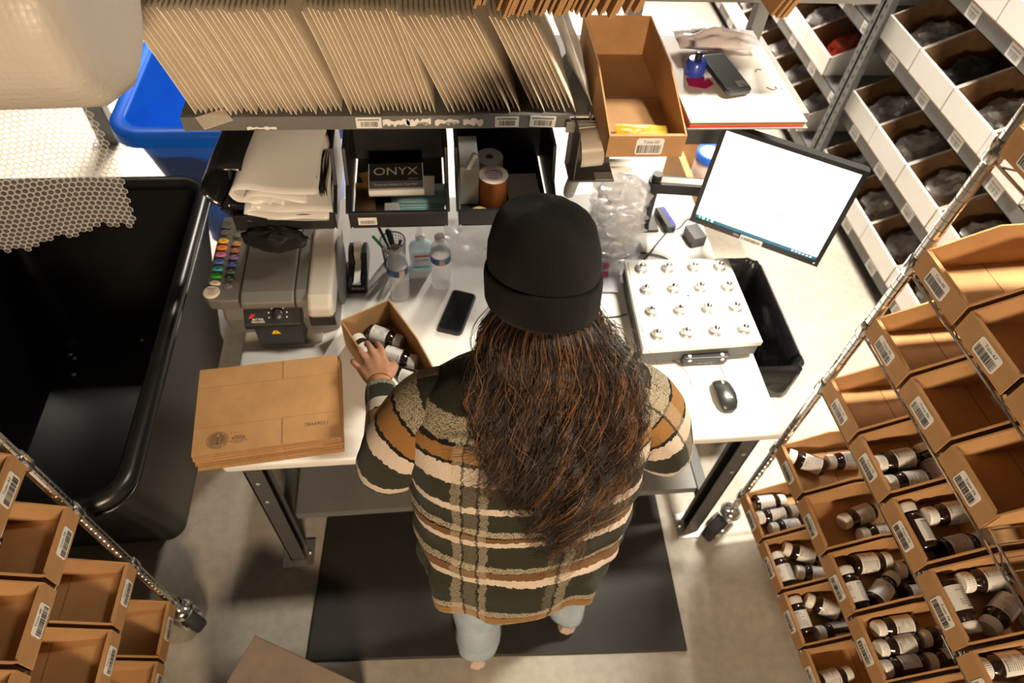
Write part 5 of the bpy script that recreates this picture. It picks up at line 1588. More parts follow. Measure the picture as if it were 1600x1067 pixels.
m = MB(SO); m.M = m.M @ AX((0.796, 1.1602, 0.8382), (1, 0, 0), z=(0, 0, 1)); 
for x in (-0.052, 0.050): m.lathe([(0.0055, 0), (0.0055, 0.0008)], 14, 0, Matrix.Translation((x, 0.0, 0)))
m.build('button', PAPER, t)

# mouse
t = thing('computer_mouse', 'black computer mouse on the bench in front of the scale', 'mouse', (0.822, 1.032, ZB), 0.05)
m = MB()
rings = []
for f, w, h in ((0.0, 0.010, 0.010), (0.05, 0.021, 0.020), (0.2, 0.028, 0.031), (0.42, 0.0305, 0.038), (0.6, 0.029, 0.037), (0.8, 0.0285, 0.030), (0.93, 0.024, 0.021), (1.0, 0.013, 0.012)):
    y = -0.055 + 0.110*f
    rings.append([(w*math.cos(a)*(1.0 if math.sin(a) > 0 else 1.0), y, max(0.0, h*(math.sin(a)*0.5+0.5)**0.75) if math.sin(a) > -0.55 else 0.0) for a in [2*PI*k/24 for k in range(24)]])
m.loft(rings, 0, True, True); m.build('shell', mat('mouse_plastic', (0.02, 0.02, 0.02), 0.32), t, smooth=60)
m = MB(); m.lathe([(0.006, -0.0035), (0.0085, -0.003), (0.0085, 0.003), (0.006, 0.0035)], 16, 0, AX((0, 0.032, 0.0245), (0, 1, 0), z=(1, 0, 0))); m.build('wheel', LIGHTTOP, t)
m = MB(); m.M = AX((0, -0.022, 0.0362), (1, 0, 0), z=(0, -0.28, 1)); put_text(m, 'DELL', (0, 0), 0.007, 0, dz=0.0012); m.build('logo', PAPER, t)

# keypad behind the shoulder
t = thing('number_keypad', 'grey numeric keypad half hidden behind the beanie', 'keypad', (0.497, 1.272, ZB), 0.02)
MB().box((-0.055, -0.058, 0), (0.055, 0.058, 0.014)).build('base', mat('keypad_grey', (0.035, 0.035, 0.04), 0.5), t, bevel=0.003)
for i in range(5):
    for j in range(5):
        MB().cbox((-0.042+0.021*i, -0.044+0.022*j, 0.017), (0.0145, 0.0155, 0.006)).build('key', LIGHTTOP, t, bevel=0.002)

# carton with a tub of wipes on the floor beyond the bench
CO = (1.44, 2.81, 0.0005)
t = thing('open_carton', 'open cardboard carton with a tub inside, on the floor beyond the monitor', 'box', CO)
m = MB(); w, d, h, k = 0.34, 0.33, 0.30, 0.005
m.box((-w/2, -d/2, 0), (w/2, d/2, k)); m.box((-w/2, -d/2, k), (w/2, -d/2+k, h)); m.box((-w/2, d/2-k, k), (w/2, d/2, h)); m.box((-w/2, -d/2+k, k), (-w/2+k, d/2-k, h)); m.box((w/2-k, -d/2+k, k), (w/2, d/2-k, h))
m.build('carton', CARD, t)
m = MB(); m.box((-w/2+k, -d/2+0.012, h-0.030), (-w/2+0.05, d/2-0.012, h-0.026)); m.build('flap', CARD, t)
t2 = thing('wipes_tub', 'white tub with bright blue lid in the carton beyond the monitor', 'tub', (1.415, 2.775, 0.0065))
MB().lathe([(0.066, 0.0), (0.070, 0.004), (0.070, 0.325), (0.068, 0.328)], 32).build('tub', mat('tub_label', (0.68, 0.52, 0.46), 0.45, col2=(0.78, 0.74, 0.70), vscale=30), t2, smooth=40)
MB().lathe([(0.074, 0.315), (0.074, 0.352), (0.070, 0.358), (0.058, 0.358), (0.058, 0.352)], 32, caps=False).build('lid', mat('blue_lid', (0.02, 0.13, 0.62), 0.35), t2, smooth=40)
m = MB(); m.lathe([(0.0575, 0.350), (0.0575, 0.353)], 32); m.lathe([(0.0, 0.354), (0.028, 0.357), (0.031, 0.353)], 20, 0, Matrix.Translation((0.004, 0.004, 0)), caps=False); m.build('lid_top', WHITEP, t2, smooth=40)

# ------------------------------------------------------------------ waste bin with liner at the right of the bench
TCO = (1.115, 1.515, 0)
t = thing('waste_bin', 'slim waste bin with black plastic liner, right of the bench', 'waste bin', TCO)
m = MB(TCO)
m.loft([rrect(1.045, 1.205, 1.31, 1.71, 0.04, 0.0), rrect(0.992, 1.238, 1.255, 1.775, 0.05, 0.60), rrect(0.998, 1.232, 1.261, 1.769, 0.048, 0.60), rrect(1.052, 1.198, 1.317, 1.703, 0.04, 0.012)], 0)
m.build('tub', mat('beige_tub', (0.42, 0.39, 0.34), 0.45), t, smooth=50)
LINER = mat('black_liner', (0.010, 0.010, 0.011), 0.16, bump=0.8, bscale=16)
m = MB(TCO)
rings = []
lr = random.Random(8)
for q, (ins, z, amp) in enumerate(((-0.012, 0.44, 0.007), (-0.014, 0.54, 0.008), (-0.012, 0.606, 0.007), (0.002, 0.620, 0.006), (0.014, 0.604, 0.008), (0.024, 0.55, 0.014), (0.032, 0.48, 0.020), (0.042, 0.40, 0.026), (0.05, 0.30, 0.03), (0.055, 0.20, 0.03), (0.07, 0.06, 0.01))):
    base = rrect(0.992+ins, 1.238-ins, 1.255+ins, 1.775-ins, max(0.012, 0.05-ins*0.3), z, 22)
    ring = []
    for i, (x, y, zz) in enumerate(base):
        a = i/len(base)
        w = amp*(mnoise.noise(Vector((math.cos(2*PI*a)*3, math.sin(2*PI*a)*3, q*0.35)))*1.6 + 0.5*mnoise.noise(Vector((math.cos(2*PI*a)*9, math.sin(2*PI*a)*9, q*0.5))) + 0.6*abs(mnoise.noise(Vector((math.cos(2*PI*a)*16, math.sin(2*PI*a)*16, q*0.9)))))
        ring.append((x + w*math.cos(2*PI*a+0.8), y + w*math.sin(2*PI*a+0.8), zz + (0.03*mnoise.noise(Vector((a*14, 2, 0))) if q < 1 else 0.004*mnoise.noise(Vector((a*40, q, 0))))))
    rings.append(ring)
m.loft(rings, 0, False, True)
m.build('liner', LINER, t, smooth=60)

# ------------------------------------------------------------------ cartons on the floor and under the bench
o = MB().box((-0.17, -0.30, 0), (0.17, 0.0, 0.30)).build('carton', [GREYCARD], bevel=0.002)
o.location = (-0.425, 0.534, 0.0005); o.rotation_euler = (0, 0, -0.472)
tag(o, 'closed greyish carton on the floor beside the mat, bottom left', 'box')
m = MB(); m.box((-0.172, -0.156, 0.300), (0.172, -0.144, 0.3004)); m.build('tape_seam', TAN, o)
for nm, lo, hi, lb in (('carton', (-0.155, 1.10, 0.2712), (-0.045, 1.30, 0.40), 'small brown carton on the lower shelf of the bench, just left of the jacket'),
                       ('carton', (0.66, 1.32, 0.2712), (0.84, 1.60, 0.42), 'brown carton at the right end of the lower shelf of the bench')):
    c = tuple((a+b)/2 for a, b in zip(lo, hi)); c = (c[0], c[1], lo[2])
    o = MB(c).box(lo, hi).build(nm, CARD, bevel=0.002); o.location = c
    tag(o, lb, 'box')

# ------------------------------------------------------------------ the person
def remesh_body(mb, name, voxel, iters):
    o = mb.build(name, SKIN)
    md = o.modifiers.new('r', 'REMESH'); md.mode = 'VOXEL'; md.voxel_size = voxel; md.use_smooth_shade = True
    sm = o.modifiers.new('s', 'SMOOTH'); sm.factor = 0.5; sm.iterations = iters
    dg = bpy.context.evaluated_depsgraph_get()
    me = bpy.data.meshes.new_from_object(o.evaluated_get(dg))
    o.modifiers.clear()
    o.data = me
    me.polygons.foreach_set('use_smooth', [True]*len(me.polygons))
    return o
HC = Vector((0.187, 0.822, 1.545))            # centre of the skull
HUP = Vector((0.03, 0.50, 0.865)).normalized()  # head bowed over the work
HFW = (Vector((-0.10, 0.87, -0.50)) - HUP*Vector((-0.10, 0.87, -0.50)).dot(HUP)).normalized()
HRT = HFW.cross(HUP)
def hp(r, f, u): return HC + HRT*r + HFW*f + HUP*u
HR = Matrix((HRT, HFW, HUP)).transposed()
b = MB()
b.sphere(HC, (0.074, 0.092, 0.098), 0, 24, 16, HR)
b.sphere(hp(0, 0.030, -0.055), (0.058, 0.064, 0.065), 0, 20, 14, HR)      # jaw
b.sphere(hp(0, 0.072, -0.095), (0.026, 0.020, 0.020), 0, 14, 10, HR)      # chin
b.tube([hp(0, 0.090, 0.000), hp(0, 0.104, -0.022), hp(0, 0.110, -0.036)], [0.009, 0.012, 0.014], 10)  # nose
b.sphere(hp(0.012, 0.100, -0.038), 0.009, 0, 10, 8); b.sphere(hp(-0.012, 0.100, -0.038), 0.009, 0, 10, 8)
b.tube([hp(-0.024, 0.082, -0.066), hp(0, 0.095, -0.064), hp(0.024, 0.082, -0.066)], [0.006, 0.010, 0.006], 8)   # lips
b.tube([hp(-0.022, 0.081, -0.074), hp(0, 0.093, -0.075), hp(0.022, 0.081, -0.074)], [0.006, 0.010, 0.006], 8)
for s in (-1, 1):
    b.sphere(hp(s*0.076, -0.008, -0.022), (0.010, 0.020, 0.030), 0, 14, 10, HR)        # ears
    b.tube([hp(s*0.014, 0.088, 0.016), hp(s*0.034, 0.084, 0.020), hp(s*0.052, 0.070, 0.012)], [0.008, 0.010, 0.008], 8)  # brow
    b.sphere(hp(s*0.040, 0.066, -0.030), (0.024, 0.018, 0.020), 0, 12, 10, HR)
    b.sphere(hp(s*0.031, 0.076, 0.000), 0.0125, 0, 14, 10)
NB = Vector((0.182, 0.750, 1.395))
b.tube([hp(0, -0.012, -0.055), hp(0, -0.02, -0.10), NB, NB + Vector((0, -0.04, -0.06))], [0.052, 0.050, 0.056, 0.075], 18)
SPINE = [(0.180, 0.735, 1.33), (0.174, 0.710, 1.25), (0.168, 0.68, 1.13), (0.163, 0.655, 1.02), (0.160, 0.635, 0.92), (0.160, 0.630, 0.84)]
WID = [(0.13, 0.075), (0.155, 0.095), (0.14, 0.095), (0.125, 0.085), (0.155, 0.105), (0.150, 0.105)]
rings = []
for (x, y, z), (a, c) in zip(SPINE, WID):
    rings.append([(x + a*math.cos(2*PI*k/24), y + c*math.sin(2*PI*k/24), z + 0.4*c*math.sin(2*PI*k/24)) for k in range(24)])
b.loft(rings[::-1], 0, True, True)
SHL, ELL, WRL = Vector((0.010, 0.730, 1.290)), Vector((-0.110, 0.745, 1.070)), Vector((-0.1585, 1.018, 0.985))
SHR, ELR, WRR = Vector((0.350, 0.730, 1.290)), Vector((0.470, 0.745, 1.090)), Vector((0.255, 0.975, 0.905))
def limb(pts, rs): b.tube(spline(pts, 6), [rs[min(int(i/6), len(rs)-1)]*(1-(i % 6)/6) + rs[min(int(i/6)+1, len(rs)-1)]*((i % 6)/6) for i in range(6*(len(pts)-1)+1)], 14)
for A, E, Wr in ((SHL, ELL, WRL), (SHR, ELR, WRR)):
    limb([A + Vector((0, 0, 0.01)), A.lerp(E, 0.5), E, E.lerp(Wr, 0.45), Wr], [0.050, 0.044, 0.037, 0.036, 0.0255])
def hand(wr, pts, thumb):
    """pts: four fingers as [knuckle, middle joint, end joint, tip]; thumb likewise. The palm bridges wrist and knuckles."""
    k = [Vector(f[0]) for f in pts]
    w = Vector(wr)
    side = (k[0]-k[3]).normalized()
    for i, f in enumerate(pts):
        r0 = (0.0098, 0.0100, 0.0096, 0.0084)[i]
        root = w + side*(0.017 - 0.0115*i)
        b.tube([root, root.lerp(k[i], 0.55), k[i]], [0.0145, 0.0140, r0*1.28], 10)
        P = spline([k[i]] + f[1:], 5)
        n = len(P)
        b.tube(P, [r0*(1.10 - 0.30*q/(n-1)) * (1.06 if q in (5, 10) else 1.0) for q in range(n)], 10)
        b.sphere(P[-1], r0*0.80, 0, 10, 8)
    for i in range(3):
        c = (k[i]+k[i+1])/2
        b.tube([w.lerp(c, 0.2), w.lerp(c, 0.92)], [0.0145, 0.0110], 10)
    T = spline(thumb, 5); n = len(T)
    b.tube([w + side*0.012, T[0]], [0.015, 0.0150], 10)
    b.tube(T, [0.0150 - 0.0058*q/(n-1) for q in range(n)], 10)
    b.sphere(T[-1], 0.0092, 0, 10, 8)
hand(WRL, [[(-0.1505, 1.103, 0.957), (-0.159, 1.142, 0.956), (-0.170, 1.176, 0.936), (-0.177, 1.200, 0.908)],
           [(-0.1735, 1.112, 0.959), (-0.188, 1.147, 0.960), (-0.200, 1.180, 0.938), (-0.207, 1.200, 0.908)],
           [(-0.1960, 1.106, 0.954), (-0.214, 1.138, 0.953), (-0.224, 1.168, 0.930), (-0.229, 1.184, 0.902)],
           [(-0.2150, 1.090, 0.944), (-0.232, 1.112, 0.940), (-0.240, 1.134, 0.922), (-0.243, 1.146, 0.900)]],
     [(-0.134, 1.060, 0.962), (-0.126, 1.088, 0.950), (-0.133, 1.116, 0.928), (-0.141, 1.134, 0.910)])
hand(WRR, [[(0.188, 1.030, 0.862), (0.166, 1.052, 0.855), (0.154, 1.066, 0.835), (0.150, 1.072, 0.815)],
           [(0.172, 1.014, 0.862), (0.150, 1.034, 0.855), (0.138, 1.046, 0.833), (0.135, 1.052, 0.813)],
           [(0.160, 0.998, 0.859), (0.139, 1.014, 0.852), (0.128, 1.024, 0.832), (0.125, 1.030, 0.813)],
           [(0.154, 0.982, 0.855), (0.137, 0.993, 0.848), (0.128, 1.000, 0.831), (0.126, 1.004, 0.815)]],
     [(0.222, 1.032, 0.872), (0.204, 1.058, 0.859), (0.186, 1.074, 0.839), (0.174, 1.082, 0.822)])
HIPL, KNL, ANL = Vector((0.085, 0.640, 0.84)), Vector((0.078, 0.665, 0.48)), Vector((0.080, 0.600, 0.10))
HIPR, KNR, ANR = Vector((0.235, 0.640, 0.84)), Vector((0.325, 0.705, 0.47)), Vector((0.388, 0.672, 0.10))
for h_, k_, a_, toe in ((HIPL, KNL, ANL, Vector((-0.02, 1, 0))), (HIPR, KNR, ANR, Vector((0.05, 1, 0)))):
    limb([h_, h_.lerp(k_, 0.5), k_, k_.lerp(a_, 0.4), a_], [0.083, 0.070, 0.052, 0.051, 0.034])
    b.tube([a_, a_ + Vector((0, -0.02, -0.055)), a_ + toe*0.08 + Vector((0, 0, -0.058)), a_ + toe*0.15 + Vector((0, 0, -0.068))], [0.036, 0.032, 0.034, 0.026], 12)
person = remesh_body(b, 'person', 0.0042, 6)
tag(person, 'person in black beanie and plaid fleece jacket bending over the bench, back turned', 'person')
# eyes and nails
m = MB()
for s in (-1, 1): m.sphere(hp(s*0.031, 0.081, 0.000), 0.0105, 0, 14, 10); m.sphere(hp(s*0.031, 0.0885, -0.0015), 0.0046, 1, 10, 8)
m.build('eyes', [WHITEP, INK], person, smooth=179)
NAIL = mat('nail', (0.58, 0.34, 0.25), 0.3)
m = MB()
for p, d in (((-0.1765, 1.1985, 0.9165), (-0.2, 0.7, -0.75)), ((-0.2065, 1.1985, 0.9165), (-0.2, 0.65, -0.8)), ((-0.2285, 1.1825, 0.9100), (-0.15, 0.6, -0.8)), ((-0.2425, 1.1448, 0.9070), (-0.1, 0.5, -0.85)), ((-0.141, 1.1330, 0.9180), (-0.3, 0.7, -0.6))):
    d = Vector(d).normalized()
    m.sphere(p, (0.0052, 0.0074, 0.0016), 0, 12, 8, AX((0, 0, 0), Vector((1, 0, 0)), z=Vector((0, -d.z, d.y))).to_3x3())
m.build('fingernail', NAIL, person, smooth=179)
# bracelet: twisted gold rope
ax = (Vector((-0.172, 1.08, 0.965)) - WRL).normalized()
F = ZTO(WRL + ax*0.000, ax)
m = MB()
for ph in (0, PI):
    m.tube([F @ Vector(((0.0305+0.0014*math.cos(22*2*PI*k/220+ph))*math.cos(2*PI*k/220), (0.0275+0.0014*math.cos(22*2*PI*k/220+ph))*math.sin(2*PI*k/220), 0.0014*math.sin(22*2*PI*k/220+ph))) for k in range(220)], 0.0013, 5, closed=True)
o = m.build('bracelet', GOLD, person, smooth=179); o['label'] = 'thin twisted gold bracelet on the left wrist'

# ---- jacket cloth
def plaid(name, bands, vper, stripes):
    m = bpy.data.materials.new(name); m.use_nodes = True
    nt = m.node_tree; N = nt.nodes; L = nt.links; B = N['Principled BSDF']
    uv = N.new('ShaderNodeUVMap'); uv.uv_map = 'UVMap'
    tc = N.new('ShaderNodeTexCoord')
    nz = N.new('ShaderNodeTexNoise'); nz.inputs['Scale'].default_value = 95; nz.inputs['Detail'].default_value = 2
    L.new(tc.outputs['Object'], nz.inputs['Vector'])
    sp = N.new('ShaderNodeTexNoise'); sp.inputs['Scale'].default_value = 480; sp.inputs['Detail'].default_value = 2
    L.new(tc.outputs['Object'], sp.inputs['Vector'])
    sx = N.new('ShaderNodeSeparateXYZ'); L.new(uv.outputs[0], sx.inputs[0])
    def math_(op, a, bb):
        q = N.new('ShaderNodeMath'); q.operation = op
        for i, x in enumerate((a, bb)):
            if x is None: continue
            if isinstance(x, (int, float)): q.inputs[i].default_value = x
            else: L.new(x, q.inputs[i])
        return q.outputs[0]
    jit = math_('MULTIPLY', math_('SUBTRACT', nz.outputs['Fac'], 0.5), 0.020)     # fuzzy band edges of the fleece
    v = math_('ADD', sx.outputs['Y'], jit)
    u = math_('ADD', sx.outputs['X'], math_('MULTIPLY', jit, 0.6))
    def ramp(fac, els):
        r = N.new('ShaderNodeValToRGB'); r.color_ramp.interpolation = 'CONSTANT'
        e = r.color_ramp.elements
        while len(e) < len(els): e.new(0.5)
        for q, (p, c) in zip(e, els): q.position = p; q.color = (*c, 1)
        L.new(fac, r.inputs[0]); return r.outputs[0]
    DG, CR, BK, OC, WH, BR = (0.024, 0.025, 0.016), (0.36, 0.30, 0.21), (0.008, 0.008, 0.007), (0.25, 0.12, 0.035), (0.52, 0.43, 0.35), (0.135, 0.066, 0.025)
    key = dict(D=DG, C=CR, K=BK, O=OC, W=WH, B=BR)
    base = ramp(v, [(p, key[c]) for p, c in bands])
    mask = ramp(v, [(p, (1, 1, 1) if c == 'C' else (0, 0, 0)) for p, c in bands])          # bands with dark flecks
    sel = N.new('ShaderNodeMath'); sel.operation = 'GREATER_THAN'; sel.inputs[1].default_value = 0.53
    L.new(sp.outputs['Fac'], sel.inputs[0])
    fl = math_('MULTIPLY', sel.outputs[0], mask)
    mx = N.new('ShaderNodeMix'); mx.data_type = 'RGBA'; L.new(fl, mx.inputs[0]); L.new(base, mx.inputs[6]); mx.inputs[7].default_value = (0.055, 0.052, 0.034, 1)
    cur = mx.outputs[2]
    sm = ramp(u, [(p, {'-': (0, 0, 0), 'c': (0.55,)*3, 'k': (0, 0, 0), 'g': (0.22,)*3}[c]) for p, c in stripes])
    sk = ramp(u, [(p, (0.75,)*3 if c == 'k' else (0, 0, 0)) for p, c in stripes])
    mx2 = N.new('ShaderNodeMix'); mx2.data_type = 'RGBA'
    fl2 = math_('MULTIPLY', sm, math_('ADD', math_('MULTIPLY', math_('GREATER_THAN', sp.outputs['Fac'], 0.47), 0.65), 0.3))
    L.new(fl2, mx2.inputs[0]); L.new(cur, mx2.inputs[6]); mx2.inputs[7].default_value = (0.38, 0.31, 0.22, 1)
    mx3 = N.new('ShaderNodeMix'); mx3.data_type = 'RGBA'; L.new(sk, mx3.inputs[0]); L.new(mx2.outputs[2], mx3.inputs[6]); mx3.inputs[7].default_value = (0.018, 0.018, 0.014, 1)
    L.new(mx3.outputs[2], B.inputs['Base Color'])
    B.inputs['Roughness'].default_value = 0.95; B.inputs['Specular IOR Level'].default_value = 0.1
    B.inputs['Sheen Weight'].default_value = 0.06
    bp = N.new('ShaderNodeBump'); bp.inputs['Strength'].default_value = 0.7; bp.inputs['Distance'].default_value = 0.004
    L.new(sp.outputs['Fac'], bp.inputs['Height']); L.new(bp.outputs[0], B.inputs['Normal'])
    return m
BANDS = [(0.0, 'D'), (0.13, 'C'), (0.190, 'K'), (0.200, 'O'), (0.250, 'K'), (0.260, 'W'), (0.310, 'D'), (0.392, 'W'), (0.416, 'D'), (0.475, 'C'), (0.500, 'K'), (0.505, 'B'), (0.528, 'W'), (0.552, 'D'),
         (0.635, 'C'), (0.665, 'K'), (0.670, 'B'), (0.712, 'W'), (0.745, 'D'), (0.900, 'C'), (0.935, 'K'), (0.941, 'O'), (0.982, 'C')]
STR = [(0.0, '-'), (0.20, 'c'), (0.212, 'k'), (0.216, 'g'), (0.228, 'k'), (0.232, 'c'), (0.244, '-'),
       (0.452, 'c'), (0.466, 'k'), (0.470, 'g'), (0.482, '-'), (0.548, 'c'), (0.562, 'k'), (0.566, 'g'), (0.584, 'k'), (0.588, 'c'), (0.603, '-'), (0.80, 'c'), (0.815, 'k'), (0.82, 'g'), (0.835, 'c'), (0.85, '-')]
PLAID = plaid('plaid_fleece', BANDS, 1.0, STR)
SBANDS = [(0.0, 'D'), (0.10, 'C'), (0.17, 'K'), (0.18, 'O'), (0.25, 'K'), (0.26, 'W'), (0.31, 'D'), (0.42, 'W'), (0.455, 'D'), (0.50, 'C'), (0.535, 'K'), (0.54, 'B'), (0.575, 'W'), (0.61, 'D'), (0.70, 'C'), (0.735, 'O'), (0.785, 'K'), (0.79, 'W'), (0.86, 'D'), (0.965, 'C')]
SSTR = [(0.0, '-'), (0.30, 'c'), (0.36, 'k'), (0.375, '-'), (0.75, 'c'), (0.80, '-')]
PLAIDS = plaid('plaid_fleece_sleeve', SBANDS, 1.0, SSTR)
# torso rings: v, centre, half width, half depth
TR = [(0.000, (0.184, 0.770, 1.428), 0.070, 0.062), (0.035, (0.183, 0.760, 1.415), 0.098, 0.074), (0.085, (0.181, 0.748, 1.388), 0.165, 0.096), (0.14, (0.180, 0.735, 1.352), 0.215, 0.118),
      (0.22, (0.178, 0.718, 1.295), 0.246, 0.138), (0.34, (0.175, 0.692, 1.210), 0.250, 0.150), (0.50, (0.171, 0.662, 1.105), 0.246, 0.152), (0.66, (0.167, 0.636, 1.0), 0.240, 0.152),
      (0.84, (0.163, 0.613, 0.89), 0.236, 0.156), (1.0, (0.160, 0.602, 0.805), 0.226, 0.150)]
def tr_at(v):
    for a, c in zip(TR[:-1], TR[1:]):
        if v <= c[0]:
            f = (v-a[0])/(c[0]-a[0]); f2 = f*f*(3-2*f)*0.4 + f*0.6
            return Vector(a[1]).lerp(Vector(c[1]), f2), a[2]+(c[2]-a[2])*f2, a[3]+(c[3]-a[3])*f2
    return Vector(TR[-1][1]), TR[-1][2], TR[-1][3]
def smst(a, b_, x):
    t = max(0, min(1, (x-a)/(b_-a))); return t*t*(3-2*t)
def torso_pt(v, th):
    c, a, d = tr_at(v)
    c2, _, _ = tr_at(min(1, v+0.06)); c1, _, _ = tr_at(max(0, v-0.06))
    s = (c2-c1).normalized()
    X = Vector((1, 0, 0)); X = (X - s*s.x).normalized()
    Yb = s.cross(X).normalized()
    if Yb.y > 0: Yb = -Yb
    # th = 0 at the right side, growing over the back (seam is at the front)
    ct, st = math.cos(th), math.sin(th)
    e = 0.82
    px = math.copysign(abs(ct)**e, ct); py = math.copysign(abs(st)**e, st)
    low = smst(0.42, 1.0, v)
    r = 1.0
    r += low*(0.055*math.sin(5*th + 0.6 + v*1.5) + 0.038*math.sin(8*th - v*5) + 0.020*math.sin(13*th + v*9))
    r += smst(0.30, 0.5, v)*(1-smst(0.75, 0.95, v))*0.020*math.sin(v*42 + 2.2*math.sin(2*th))
    r += 0.010*mnoise.noise(Vector((ct*3, st*3, v*9)))
    p = c + X*(a*px*r) + Yb*(d*py*r) + s*(low*(0.026*math.sin(4*th + 0.5) + 0.014*math.sin(7*th + 2.0)))
    if v > 0.8:   # shirt-tail hem: longer at the back, raised and vented at the right side
        k = smst(0.8, 1.0, v)
        back = max(0.0, st)
        p += Vector((0, -0.004*back, -0.012*back + 0.052*(1-smst(0.0, 0.75, abs(th-0.15)))))*k
    return p
mb = MB()
nV, nT = 84, 128
rings = []
for j in range(nV+1):
    v = j/nV
    rings.append([torso_pt(v, -PI/2 + 2*PI*i/nT) for i in range(nT)])
mb.loft(rings, 0, False, False, uvs=True)
jk = mb.build('jacket', PLAID, person, smooth=179)
jk['label'] = 'loose plaid fleece jacket in dark green, ochre and cream'
md = jk.modifiers.new('solidify', 'SOLIDIFY'); md.thickness = 0.007; md.offset = -1
def sleeve(pts, rs, seed):
    P = spline(pts, 14)
    n = len(P)
    rings = []
    prev = None
    for i, p in enumerate(P):
        f = i/(n-1)
        t = (P[min(i+1, n-1)]-P[max(i-1, 0)]).normalized()
        u = Vector((0, 0, 1)).cross(t) if prev is None else prev - t*prev.dot(t)
        if u.length < 1e-4: u = t.orthogonal()
        u.normalize(); prev = u; w = t.cross(u)
        q = f*(len(rs)-1); k = min(int(q), len(rs)-2)
        r0 = rs[k] + (rs[k+1]-rs[k])*(q-k)
        ring = []
        for k in range(48):
            a = 2*PI*k/48
            r = r0*(1 + 0.05*math.sin(f*26 + 1.5*math.sin(a+seed) + seed)*smst(0.25, 0.5, f) + 0.035*math.sin(3*a + f*8 + seed) + 0.03*mnoise.noise(Vector((math.cos(a)*2, math.sin(a)*2, f*7+seed))))
            ring.append(p + (u*math.cos(a) + w*math.sin(a))*r)
        rings.append(ring)
    m = MB(); m.loft(rings, 0, False, False, uvs=True)
    o = m.build('sleeve', PLAIDS, jk, smooth=179)
    md = o.modifiers.new('solidify', 'SOLIDIFY'); md.thickness = 0.006; md.offset = -1
    return o
cufL = WRL + (WRL-ELL).normalized()*-0.030
sleeve([(0.030, 0.735, 1.322), (-0.030, 0.728, 1.285), (-0.090, 0.712, 1.195), (-0.120, 0.732, 1.090), (-0.130, 0.812, 1.032), (-0.145, 0.91, 1.008), tuple(cufL)],
       [0.070, 0.080, 0.080, 0.076, 0.071, 0.062, 0.051, 0.043, 0.037], 0.7)
sleeve([(0.330, 0.735, 1.322), (0.392, 0.728, 1.285), (0.455, 0.712, 1.195), (0.482, 0.732, 1.100), (0.455, 0.81, 1.035), (0.36, 0.905, 0.970), tuple(WRR)],
       [0.070, 0.080, 0.080, 0.077, 0.073, 0.064, 0.054, 0.044, 0.038], 2.9)
# collar: stands at the back of the neck, its right point sticking out beyond the hair
m = MB()
rings = []
for j, (r, dz, out) in enumerate(((1.0, 0.0, 0.0), (1.02, 0.022, 0.004), (1.06, 0.036, 0.010), (1.25, 0.030, 0.026), (1.48, 0.006, 0.044))):
    ring = []
    for k in range(41):
        a = math.radians(-62 + 304*k/40)
        c = Vector((0.184, 0.768, 1.424))
        tipf = smst(0.80, 1.0, abs(2*k/40-1))
        x = 0.076*r*math.cos(a) + math.copysign(0.034*tipf*j/4, math.cos(a)); y = 0.068*r*math.sin(a)
        p = c + Vector((x, -y, dz + 0.45*y + 0.010*tipf*j/4))
        ring.append(p)
    rings.append(ring)
m.loft(rings, 0, False, False, uvs=True, closed=False)
co = m.build('collar', plaid('plaid_collar', [(0.0, 'D'), (0.9, 'C')], 1.0, SSTR), jk, smooth=179)
md = co.modifiers.new('solidify', 'SOLIDIFY'); md.thickness = 0.006

m = MB()
A_, T_, B_, D_ = Vector((0.255, 0.780, 1.462)), Vector((0.359, 0.708, 1.474)), Vector((0.322, 0.668, 1.452)), Vector((0.240, 0.690, 1.446))
rows = []
for j in range(7):
    f = j/6
    l, r = A_.lerp(D_, f), T_.lerp(B_, f)
    rows.append([l.lerp(r, i/8) + Vector((0, 0, 0.012*math.sin(PI*i/8)*(1-f*0.5))) for i in range(9)])
m.loft(rows, 0, False, False, uvs=True, closed=False)
cp = m.build('collar_point', co.data.materials[0], jk, smooth=179)
md = cp.modifiers.new('solidify', 'SOLIDIFY'); md.thickness = 0.007

# ---- jeans and shoes
DENIM = mat('light_denim', (0.27, 0.345, 0.42), 0.85, var=0.28, vscale=14, bump=0.3, bscale=420, col2=(0.40, 0.46, 0.52))
m = MB()
def trouser(pts, rs, seed):
    P = spline(pts, 8); n = len(P)
    rings = []
    for i, p in enumerate(P):
        f = i/(n-1); q = f*(len(rs)-1); k = min(int(q), len(rs)-2); r0 = rs[k] + (rs[k+1]-rs[k])*(q-k)
        rings.append([(p.x + r0*(1+0.05*math.sin(3*a+f*9+seed)+0.04*math.sin(f*30+a*2+seed)*smst(0.5, 0.9, f))*math.cos(a), p.y + r0*(1+0.05*math.sin(3*a+f*9+seed))*math.sin(a), p.z) for a in [2*PI*t/36 for t in range(36)]])
    m.loft(rings, 0, True, False)
trouser([(0.090, 0.625, 0.90), (0.082, 0.640, 0.70), (0.078, 0.655, 0.48), (0.079, 0.612, 0.25), (0.080, 0.588, 0.095)], [0.108, 0.098, 0.082, 0.070, 0.062], 0.4)
trouser([(0.232, 0.625, 0.90), (0.276, 0.655, 0.70), (0.325, 0.695, 0.48), (0.362, 0.690, 0.25), (0.388, 0.665, 0.095)], [0.108, 0.098, 0.078, 0.064, 0.056], 2.2)
je = m.build('jeans', DENIM, person, smooth=179)
md = je.modifiers.new('solidify', 'SOLIDIFY'); md.thickness = 0.003; md.offset = -1
SHOEM = mat('pale_pink_shoe', (0.62, 0.46, 0.39), 0.6, var=0.12, vscale=20)
SOLE = mat('cream_sole', (0.60, 0.50, 0.42), 0.6)
